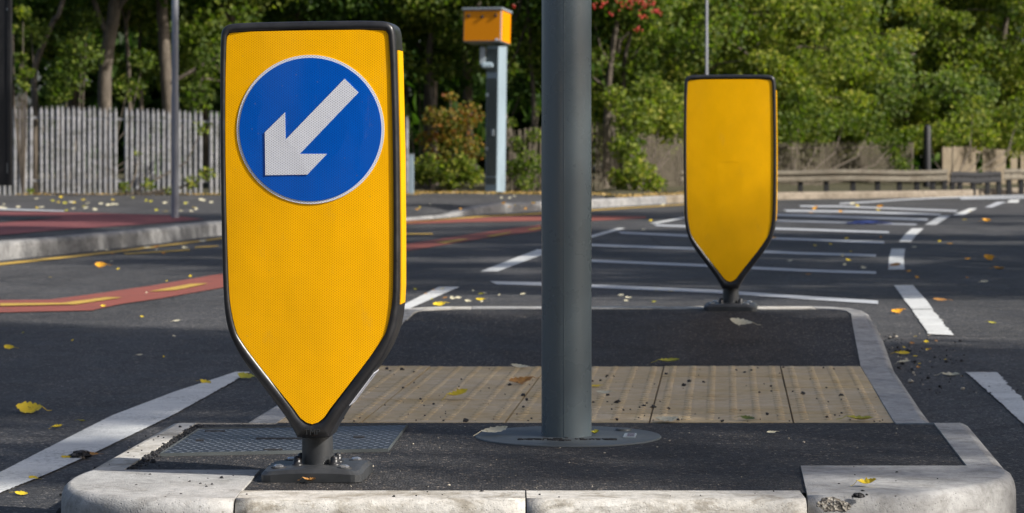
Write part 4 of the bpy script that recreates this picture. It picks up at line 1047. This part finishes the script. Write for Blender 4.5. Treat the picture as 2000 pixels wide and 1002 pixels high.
px_tree('thin dark trunk just right of the pale thin one on the left', 49.2, [(274, 320), (276, 200), (272, 100), (280, -10)], 8, 7, 'tall_c')
px_tree('slim grey trunked tree just right of the grey pole', 51.0, [(1182, 330), (1184, 235), (1190, 150), (1198, 80), (1206, 10)], 13, 10, None, [([(1192, 130), (1172, 90), (1160, 40)], 5)])
px_tree('slim tree with twin stems right of the grey pole', 51.6, [(1214, 330), (1216, 200), (1221, 110), (1236, 50), (1244, -10)], 9, 7, 'tall_c', [([(1219, 140), (1250, 90), (1262, 50)], 5)])
px_tree('thin curving trunk between the camera box and the grey pole', 51.5, [(962, 330), (966, 220), (983, 110), (1008, 30), (1018, -10)], 7, 6, 'tall_b', [([(975, 160), (1010, 100), (1030, 40)], 4)])
px_tree('thin upright trunk close to the left of the grey pole', 51.8, [(1040, 330), (1042, 200), (1036, 110), (1030, -10)], 10, 8, None)
px_tree('slender dark trunk left of the camera box', 52.0, [(842, 330), (846, 220), (838, 120), (848, -10)], 14, 12, 'tall_c')
# rowan with red berries
rw = put_tree('r', TP['tall_c'], gt(1190, 52.5), 4.4, 0.85, 'rowan tree with red berries right of the grey pole', TG, 'rowan_tree')
bm_ = MB(); rng = random.Random(5)
for (x, y, n, s_) in ((1175, 8, 16, 14), (1225, 3, 36, 26), (1262, 8, 40, 24), (1283, 22, 22, 9), (1160, 14, 8, 6), (1248, 58, 12, 8), (1192, 27, 6, 5), (1255, 33, 10, 8), (1003, 13, 6, 5)):
    for _ in range(n):
        Y = 48.9 + rng.uniform(-.3, .3); c_ = Vector((PX(x + rng.gauss(0, s_ * .5), Y), Y, PZ(y + rng.gauss(0, s_ * .35), Y)))
        bm_.lathe([(0.003, -0.018), (0.016, -0.009), (0.016, 0.009), (0.003, 0.018)], c_, 6)
bo = bm_.build('berries', M['berry'])
bo['kind'] = 'stuff'; bo.parent = rw; bpy.context.view_layer.update(); bo.matrix_parent_inverse = rw.matrix_world.inverted()
# bushes: clumps given where they stand, leaves of their own
def bush(label, cl, mat, leaf, seed, cat='bush', name='bush', group='bushes by the fence'):
    x0, Y0 = cl[0][0], cl[0][2]
    r = empty(name, gt(x0, Y0)); tag(r, label, cat, group)
    o = r.location; C_ = []
    st = MB(); rng = random.Random(seed)
    for (x, y, Y, rp, n) in cl:
        c_ = Vector((PX(x, Y), Y, PZ(y, Y))) - o
        C_.append((c_, rp * Y / F, 0.85, n))
        st.tube([(c_.x * 0.02, c_.y * 0.02, 0), (c_.x * 0.8, c_.y * 0.7, c_.z * 0.5), c_], [0.02, 0.014, 0.006], 5)
    st.build('stems', M['bark'], r)
    me = leafmesh('foliage', C_, leaf, mat, seed); fo = bpy.data.objects.new('foliage', me); COL.objects.link(fo); fo.parent = r
    return r
bush('rusty orange and green bush left of the speed camera post', [(885, 250, 49.6, 45, 420), (850, 230, 49.8, 30, 200), (915, 225, 49.6, 34, 260), (870, 300, 49.5, 45, 300), (920, 290, 49.5, 34, 240), (835, 270, 49.8, 26, 160), (880, 190, 49.8, 16, 50)], M['leaf_rust'], 0.075, 11)
bush('bright green low bush at the foot of the rusty bush', [(840, 330, 49.2, 38, 330), (880, 345, 49.1, 34, 280), (815, 345, 49.3, 26, 180), (922, 345, 49.1, 26, 200), (905, 320, 49.1, 25, 150)], M['leaf_light'], 0.09, 12)
bush('green weeds between the speed camera and the grey pole', [(1005, 330, 49.6, 26, 240), (1035, 320, 49.6, 32, 260), (1010, 285, 49.8, 22, 120), (1045, 265, 49.8, 20, 120), (1030, 355, 49.3, 24, 160), (1000, 240, 49.8, 14, 50), (1052, 215, 49.9, 12, 40)], M['leaf_mid'], 0.075, 13)
bush('bright ivy bush covering the brown fence left of the far bollard', [(1240, 230, 49.9, 50, 520), (1290, 215, 50.5, 55, 560), (1225, 290, 49.6, 40, 380), (1245, 340, 49.3, 40, 380), (1210, 350, 49.3, 26, 180), (1320, 245, 51, 48, 420), (1270, 180, 50.5, 44, 340), (1200, 190, 50.3, 30, 200), (1335, 190, 51, 40, 280), (1280, 360, 49.3, 24, 120)], M['leaf_light'], 0.10, 14)
bush('trailing green creeper hanging over the fence above the crash barrier', [(1545, 250, 57.5, 40, 300), (1600, 240, 58, 44, 340), (1650, 230, 59, 44, 320), (1700, 250, 60, 44, 300), (1745, 280, 60, 36, 240), (1760, 320, 59, 26, 150), (1560, 200, 58, 44, 300)], M['leaf_mid'], 0.10, 15)
bush('light green bush over the pale board fence at the right edge', [(1860, 255, 59.5, 40, 280), (1920, 262, 61, 38, 280), (1980, 275, 62, 38, 300), (1900, 220, 61, 46, 300), (1990, 225, 62, 46, 320), (1815, 265, 60, 34, 220)], M['leaf_light'], 0.10, 16)
bush('yellow-green sapling just right of the black signal board', [(45, 25, 44.6, 18, 60), (40, 112, 44.6, 14, 45), (52, 140, 44.6, 16, 60), (35, 155, 44.6, 14, 40), (50, 168, 44.6, 12, 30), (25, 55, 44.6, 10, 20)], M['leaf_light'], 0.10, 17)
bush('small green weeds at the foot of the grey fence', [(245, 365, 45.0, 14, 60), (290, 360, 45.0, 16, 70), (375, 355, 45.0, 18, 80), (405, 340, 45.0, 18, 80), (60, 372, 45.0, 8, 20), (330, 372, 45.0, 12, 30), (270, 300, 45.2, 8, 14), (395, 250, 45.2, 20, 60)], M['leaf_light'], 0.06, 18)
bush('leafy dark branches drooping over the grey fence', [(130, 150, 46.3, 48, 300), (160, 100, 46.3, 50, 260), (115, 185, 46.2, 30, 160), (250, 170, 46.5, 36, 160), (280, 120, 46.5, 30, 120), (385, 190, 46.2, 38, 200), (410, 120, 46.3, 40, 220), (60, 60, 46.3, 40, 160), (170, 40, 46.5, 30, 120)], M['leaf_mid'], 0.10, 19)
bush('dark green shrub filling the gap under the trees in the middle', [(820, 130, 53, 50, 260), (860, 90, 53, 46, 220), (1020, 180, 52, 34, 160), (1040, 110, 53, 40, 180), (790, 60, 53, 50, 260), (900, 150, 54, 40, 120)], M['leaf_dark'], 0.11, 20)
# woodland behind, a mass nobody could count
rng = random.Random(3); cl = []
for i in range(1150):
    x = rng.uniform(-34, 42); Y = rng.uniform(76, 92); cl.append((Vector((x, Y, gz(Y) + rng.uniform(0, 11))), rng.uniform(1.1, 2.0), 0.8, 130))
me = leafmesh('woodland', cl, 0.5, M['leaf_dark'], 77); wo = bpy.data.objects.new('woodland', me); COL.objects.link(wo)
tag(wo, 'dark mass of woodland behind the roadside trees', 'woodland', kind='stuff')
# trees on the near side that shade the road (they stand right of the picture)
SG = 'street trees on the right hand verge'
for x, y, sc, rz, kd, lb in ((10.1, 4.3, 1.0, 0.3, 'shade_c', 'nearest street tree on the right hand verge'), (10.6, 12.3, 1.0, 1.7, 'shade_b', 'second street tree on the right hand verge'),
                         (10.0, 17.3, 1.3, 2.7, 'shade_a', 'third street tree on the right hand verge'), (10.6, 22.3, 1.25, 4.0, 'shade_b', 'fourth street tree on the right hand verge'), (14.0, 29, 1.2, 5.0, 'shade_a', 'fifth street tree on the right hand verge')):
    put_tree(kd, TP[kd], (x, y, gz(y) + 0.1), rz, sc, lb, SG, 'street_tree')

for x, y, sc, rz, kd, lb in ((-9, -13, 1.2, 0.3, 'bushy_a', 'roadside tree furthest to the left behind the photographer'), (-3, -15, 1.2, 1.7, 'bushy_b', 'second roadside tree behind the photographer'),
                         (3, -15, 1.25, 2.7, 'bushy_a', 'third roadside tree behind the photographer'), (9, -16, 1.2, 4.0, 'bushy_b', 'fourth roadside tree behind the photographer'), (-15, -9, 1.2, 5.0, 'bushy_b', 'roadside tree on the left footway behind the photographer')):
    put_tree(kd, TP[kd], (x, y, -0.05), rz, sc, lb, 'trees behind the photographer', 'street_tree')

# ---------------------------------------------------------------- fallen leaves
def fallen(x, y, w, mat, label, zo=0.0, asp=0.55, rz=None, curl=0.35, plane='road', stem=True, group='fallen leaves', name='fallen_leaf', seed=None):
    rng = random.Random(int(x * 7 + y * 13)); 
    p = G(x, y, zo)
    if plane == 'island':
        for _ in range(5):
            z_ = hz(p.y) if zo == 0 else zo; p = Vector((0, (HC - z_) / ((y - HY) / F), z_)); p.x = PX(x, p.y)
    L_ = w * 1.12 * p.y / F
    if rz is None: rz = rng.uniform(-0.6, 0.6) + (PI if rng.random() < .5 else 0)
    n = 14; ph_ = rng.uniform(0, 6); prof = [max(0.03, (math.sin(PI * (i / 14) ** 0.85) ** 0.8) * (1 + 0.16 * math.sin(i * 2.2 + ph_))) for i in range(15)]; prof[-1] = 0.03
    mb = MB(); A, B, Cc = [], [], []
    tw = rng.uniform(-0.4, 0.4)
    for i in range(n + 1):
        t_ = i / n; X = (t_ - 0.5) * L_; hw = prof[i] * L_ * asp * 0.5 * rng.uniform(0.92, 1.08)
        zc = L_ * curl * ((t_ - 0.5) ** 2) * 1.2 + 0.002
        up = L_ * curl * 0.28 * prof[i] + tw * hw * 0.3
        A.append((X, hw, zc + abs(up))); B.append((X, 0, zc)); Cc.append((X + L_ * 0.03, -hw, zc + abs(up) * rng.uniform(0.2, 1.0)))
    mb.loft([A, B, Cc], False, smooth=True)
    if stem: mb.tube([(L_ * 0.5, 0, L_ * curl * 0.3 + 0.002), (L_ * 0.68, L_ * 0.05, 0.004), (L_ * 0.85, L_ * 0.12, 0.003)], [L_ * 0.015, L_ * 0.012, L_ * 0.01], 5)
    o = mb.build(name, mat); o.location = (p.x, p.y, p.z + 0.001); tl_ = R(rng.uniform(9, 26)) * (0.5 + curl)
    o.rotation_mode = 'QUATERNION'; from mathutils import Quaternion
    o.rotation_quaternion = Quaternion((1, 0, 0), tl_) @ Quaternion((0, 0, 1), rz)
    zmin = min((o.rotation_quaternion @ v_.co).z for v_ in o.data.vertices); o.location.z += 0.001 - zmin
    tag(o, label, 'leaf', group); return o
FY, FOl, FC, FB, FG, FOr = M['f_yellow'], M['f_olive'], M['f_cream'], M['f_brown'], M['f_green'], M['f_orange']
big = [
 (57, 806, 46, FY, 'largest yellow leaf, curled up on the tarmac near the left edge', 'road', 0.95, 0.75),
 (112, 838, 20, FY, 'small yellow leaf right of the largest yellow leaf', 'road', 0.7, 0.6),
 (402, 750, 24, FY, 'yellow leaf at the far upper part of the left white line', 'road', 0.7, 0.6),
 (481, 741, 36, FOl, 'olive leaf at the far tip of the left white line', 'road', 0.6, 0.5),
 (130, 897, 20, FY, 'yellow leaf on the left white line beside the tarmac lump', 'road', 0.6, 0.7),
 (180, 890, 24, FB, 'brown leaf behind the black tarmac lump', 'road', 0.4, 0.3),
 (65, 937, 22, FY, 'flat yellow leaf beside the near end of the left white line', 'road', 0.6, 0.3),
 (42, 967, 26, FY, 'flat yellow leaf near the bottom left corner', 'road', 0.6, 0.3),
 (18, 683, 20, FY, 'small yellow leaf at the left edge halfway down the tarmac', 'road', 0.6, 0.5),
 (160, 824, 16, FOl, 'tiny leaf with a curled stalk left of the white line', 'road', 0.4, 0.5),
 (893, 781, 42, FY, 'bright yellow leaf on the buff paving left of the pole', 'island', 0.62, 0.55),
 (1017, 750, 46, FB, 'curled brown leaf on the buff paving touching the pole', 'island', 0.5, 0.5),
 (1307, 709, 38, FOl, 'yellow-green leaf on the black tarmac just behind the buff paving', 'island', 0.6, 0.4),
 (1015, 719, 36, FC, 'cream leaf at the rear edge of the buff paving', 'island', 0.5, 0.3),
 (1460, 820, 28, FG, 'dark green leaf at the front edge of the buff paving', 'island', 0.7, 0.4),
 (1680, 821, 48, FOl, 'long olive yellow leaf at the right front of the buff paving', 'island', 0.5, 0.4),
 (1302, 823, 42, FC, 'cream domed leaf at the front edge of the buff paving', 'island', 0.7, 0.4),
 (1179, 769, 28, FC, 'small cream leaf on the buff paving right of the pole', 'island', 0.6, 0.3),
 (1164, 756, 20, FY, 'small yellow leaf half hidden behind the pole', 'island', 0.6, 0.3),
 (1447, 636, 42, FC, 'cream leaf with a long stalk in front of the far bollard', 'island', 0.6, 0.4),
 (965, 850, 54, FC, 'long pale leaf lying on the round plate of the pole', 'island', 0.55, 0.25),
 (1162, 850, 16, FOl, 'olive leaf standing against the right of the pole foot', 'island', 0.8, 1.2),
 (1507, 847, 18, FC, 'tiny pale leaf on the tarmac right of the pole plate', 'island', 0.6, 0.4),
 (1692, 951, 34, FY, 'curled yellow leaf on the right front corner block', 'island', 0.5, 1.0),
 (604, 941, 24, FB, 'curled brown leaf against the base of the nearer bollard', 'island', 0.5, 0.9),
 (1763, 692, 26, FY, 'yellow leaf in the gutter right of the rear kerb', 'road', 0.6, 0.3),
 (1765, 711, 26, FC, 'pale leaf in the gutter just in front of a yellow one', 'road', 0.6, 0.3),
 (1856, 735, 32, FC, 'pale leaf with an upright stalk left of the right hand white line', 'road', 0.6, 0.5),
 (1752, 612, 24, FOr, 'orange leaf beside the long white dash right of the island', 'road', 0.6, 0.5),
 (1931, 509, 18, FOr, 'dark orange upright leaf on the right hand lane', 'road', 1.0, 0.9),
 (1951, 526, 20, FOr, 'orange leaf just in front of the upright one on the right hand lane', 'road', 0.6, 0.5),
 (1922, 553, 16, FC, 'small grey leaf on the right hand lane', 'road', 0.7, 0.3),
 (1927, 433, 16, FOr, 'single orange leaf on the sunny right hand lane', 'road', 0.8, 0.8),
 (1748, 524, 24, FB, 'brown leaf on the short white dash', 'road', 0.6, 0.3),
 (1938, 632, 16, FOl, 'small green-yellow leaf in the right hand lane', 'road', 0.6, 0.3),
 (1836, 588, 26, FB, 'flat brown leaf right of the long white dash', 'road', 0.5, 0.2),
 (938, 587, 16, FY, 'bright yellow leaf on the road behind the island', 'road', 0.8, 0.5),
 (858, 598, 24, FY, 'yellow leaf behind the island near the nearer bollard', 'road', 0.6, 0.5),
 (197, 523, 22, FOr, 'orange leaf on the dark road near the left kerb', 'road', 0.7, 0.5),
 (345, 629, 14, FC, 'tiny cream leaf on the road left of the nearer bollard', 'road', 0.6, 0.3),
 (273, 695, 12, FC, 'small cream leaf in the shade left of the nearer bollard', 'road', 0.6, 0.3),
 (1719, 408, 12, FOr, 'orange leaf between the far hatch lines', 'road', 0.9, 0.9),
]
for x, y, w, mt, lb, pl_, asp, cu in big: fallen(x, y, w, mt, lb, 0.0, asp, None, cu, pl_)
rng = random.Random(21)
def scatter(n, xr, yr, mats, wr, label, zo=0.0, plane='road', ok=None, group=None):
    k = 0
    while k < n:
        x, y = rng.uniform(*xr), rng.uniform(*yr)
        if ok and not ok(x, y): continue
        fallen(x, y, rng.uniform(*wr), rng.choice(mats), label, zo, rng.uniform(.45, .8), rng.uniform(0, 6.28), rng.uniform(.2, .6), plane, False, group or label); k += 1
scatter(26, (810, 1330), (565, 592), [FC, FOl, FB, FC], (6, 14), 'one of the small leaves lying on the road just behind the island')
scatter(34, (1250, 1900), (398, 545), [FC, FOr, FY, FB], (7, 13), 'one of the small leaves scattered over the hatched road')
scatter(12, (20, 430), (500, 700), [FC, FY, FOl], (5, 10), 'one of the small leaves on the left hand lane')
scatter(10, (100, 420), (470, 500), [FC, FC, FB], (8, 15), 'one of the pale leaves in the gutter of the left kerb', ok=lambda x, y: y > 509 - x * 0.11 + 2)
scatter(46, (0, 430), (386, 414), [FC, FC, FY, FOl], (7, 12), 'one of the pale leaves on the footway in front of the grey fence', 0.118)
scatter(14, (800, 1050), (384, 410), [FC, FOr, FY], (6, 10), 'one of the leaves on the footway in front of the speed camera', 0.118)
scatter(12, (1730, 1850), (655, 720), [FC, FB, FY], (5, 12), 'one of the leaf scraps in the gutter right of the island', ok=lambda x, y: x > 1740 + (y - 655) * 0.5)
# leaf litter along the verge
rng = random.Random(9); v, f = [], []
for _ in range(2600):
    u = rng.random()
    if rng.random() < 0.35: x = rng.uniform(-8, -1.5); y = 45.0 + abs(rng.gauss(0, 0.25))
    else:
        x = rng.uniform(-1.8, 4.5); y = (vy0(x) if x < 1.6 else kY(x) + 0.3) + abs(rng.gauss(0, 1.2))
    s_ = rng.uniform(0.05, 0.1); c_ = Vector((x, y, gz(y) + 0.125)); a = rng.uniform(0, 6.28); d = Vector((math.cos(a), math.sin(a), rng.uniform(-.3, .4))); e_ = Vector((-math.sin(a), math.cos(a), rng.uniform(-.3, .4)))
    b = len(v); v += [tuple(c_ - d * s_ * .5), tuple(c_ + e_ * s_ * .35 + Vector((0, 0, .012))), tuple(c_ + d * s_ * .5), tuple(c_ - e_ * s_ * .35 + Vector((0, 0, .012)))]; f += [(b, b + 1, b + 2, b + 3)]
me = bpy.data.meshes.new('leaf_litter'); me.from_pydata(v, [], f); me.materials.append(M['litter'])
lo = bpy.data.objects.new('leaf_litter', me); COL.objects.link(lo); tag(lo, 'drift of yellow and brown leaf litter along the verge', 'leaf litter', kind='stuff')
# grit
def grit(n, reg, mat, label, zf, sr=(0.0015, 0.006)):
    mb = MB(); k = 0
    for _ in range(n):
        x, y = reg(); z = zf(y) ; s_ = rng.uniform(*sr) * (0.6 + rng.random() ** 3 * 1.6)
        mb.lathe([(s_ * .7, -s_ * .3), (s_, s_ * .2), (s_ * .5, s_ * .75)], (x, y, z), 5, False)
        b = len(mb.v) - 15
        for q in range(15):
            p_ = mb.v[b + q]; mb.v[b + q] = (p_[0] + rng.uniform(-.3, .3) * s_ , p_[1] + rng.uniform(-.3, .3) * s_, p_[2] + rng.uniform(-.2, .2) * s_)
    o = mb.build('grit', mat, fix=False); tag(o, label, 'grit', kind='stuff'); return o
def r_pave():
    y = 7.75 + 1.8 * rng.random() ** 1.7; return rng.uniform(interp(XLi, y), interp(XRi, y)), y
grit(170, r_pave, M['grit'], 'black crumbs of tarmac scattered over the buff paving', lambda y: 0.0235, (0.002, 0.0055))
def r_left():
    y = rng.uniform(5.3, 7.6); return interp(XLo, y) - 0.01 - abs(rng.gauss(0, 0.05)), y
grit(520, r_left, M['grit'], 'loose black tarmac crumbs along the left kerb', lambda y: 0.004, (0.002, 0.007))
grit(60, r_left, M['grit_pale'], 'pale gravel crumbs along the left kerb', lambda y: 0.006, (0.002, 0.006))
def r_in():
    y = rng.uniform(5.86, 6.75); return interp(XLi, y) + abs(rng.gauss(0, 0.018)), y
grit(420, r_in, M['grit'], 'crumbled tarmac edge beside the left kerb stone', lambda y: 0.118, (0.0015, 0.0035))
def r_right():
    y = rng.uniform(8.8, 11.4); return interp(XRo, y) + 0.02 + abs(rng.gauss(0, 0.16)), y
grit(150, r_right, M['grit'], 'black grit in the gutter right of the island', lambda y: 0.003, (0.0015, 0.0045))
grit(45, r_right, M['grit_pale'], 'pale gravel in the gutter right of the island', lambda y: 0.004, (0.0015, 0.005))
def r_isl():
    y = rng.uniform(5.55, 6.75); return rng.uniform(-.5, .95), y
grit(120, r_isl, M['grit_pale'], 'pale specks of gravel on the near black tarmac', lambda y: 0.1175, (0.0008, 0.002))
def r_top():
    a = rng.random()
    if a < 0.35: return rng.uniform(-.85, .9), rng.uniform(5.40, 5.50)
    if a < 0.6: return rng.uniform(-.8, -.55), rng.uniform(5.5, 5.82)
    if a < 0.8: return rng.uniform(.65, .92), rng.uniform(5.5, 5.9)
    y = rng.uniform(5.9, 6.7); return interp(XLi, y) - .04 + rng.gauss(0, .015), y
grit(55, r_top, M['grit'], 'black crumbs lying on the kerb tops', lambda y: 0.1205, (0.0015, 0.004))
def lump(name, x, y, zo, sx, sy, sz, mat, label, cat, seed, n=3):
    import bmesh
    b = bmesh.new(); bmesh.ops.create_icosphere(b, subdivisions=n, radius=1)
    for v_ in b.verts:
        k_ = 1 + 0.35 * noise.noise(v_.co * 1.6 + Vector((seed, 0, 0))) + 0.22 * noise.noise(v_.co * 4 + Vector((0, seed, 0)))
        v_.co = Vector((v_.co.x * sx, v_.co.y * sy, max(-0.5, v_.co.z) * sz)) * k_
    m_ = bpy.data.meshes.new(name); b.to_mesh(m_); b.free(); m_.materials.append(mat)
    o = bpy.data.objects.new(name, m_); COL.objects.link(o); p = G(x, y, zo); o.location = (p.x, p.y, p.z + sz * 0.45); tag(o, label, cat); return o
lump('tarmac_lump', 157, 893, 0.004, 0.026, 0.02, 0.013, M['island'], 'jagged black lump of tarmac on the left white line', 'stone', 2.3)
lump('tarmac_lump', 1676, 971, 0.12, 0.012, 0.008, 0.006, M['island'], 'small dark stone on the right front corner block', 'stone', 5.3)
lump('blue_cloth', 1696, 437, 0.004, 0.21, 0.09, 0.022, M['cloth'], 'crumpled blue cloth lying on the hatched road', 'cloth', 8.1, 4)
# broken corner of the right block: exposed aggregate
m = mat_base('exposed_aggregate', (0.3, 0.28, 0.25), 0.9); t = NT(m)
vc = t.voro(210, out='Color'); sp2_ = t.new('ShaderNodeSeparateColor'); t.l.new(vc, sp2_.inputs[0])
t.out(t.ramp(sp2_.outputs[0], [(0.1, (0.07, 0.065, 0.06)), (0.5, (0.26, 0.23, 0.19)), (0.9, (0.52, 0.49, 0.43))]), None, t.bump(t.voro(210), 0.8, 0.004))
blk = [o for o in COL.objects if o.get('label', '').startswith('big chipped grey')][0]
chip = lump('chipped_concrete', 1622, 975, 0.12, 0.034, 0.009, 0.016, m, None, None, 3.7, 4)
chip.location = (PX(1622, 5.41), 5.412, 0.101); chip.parent = blk
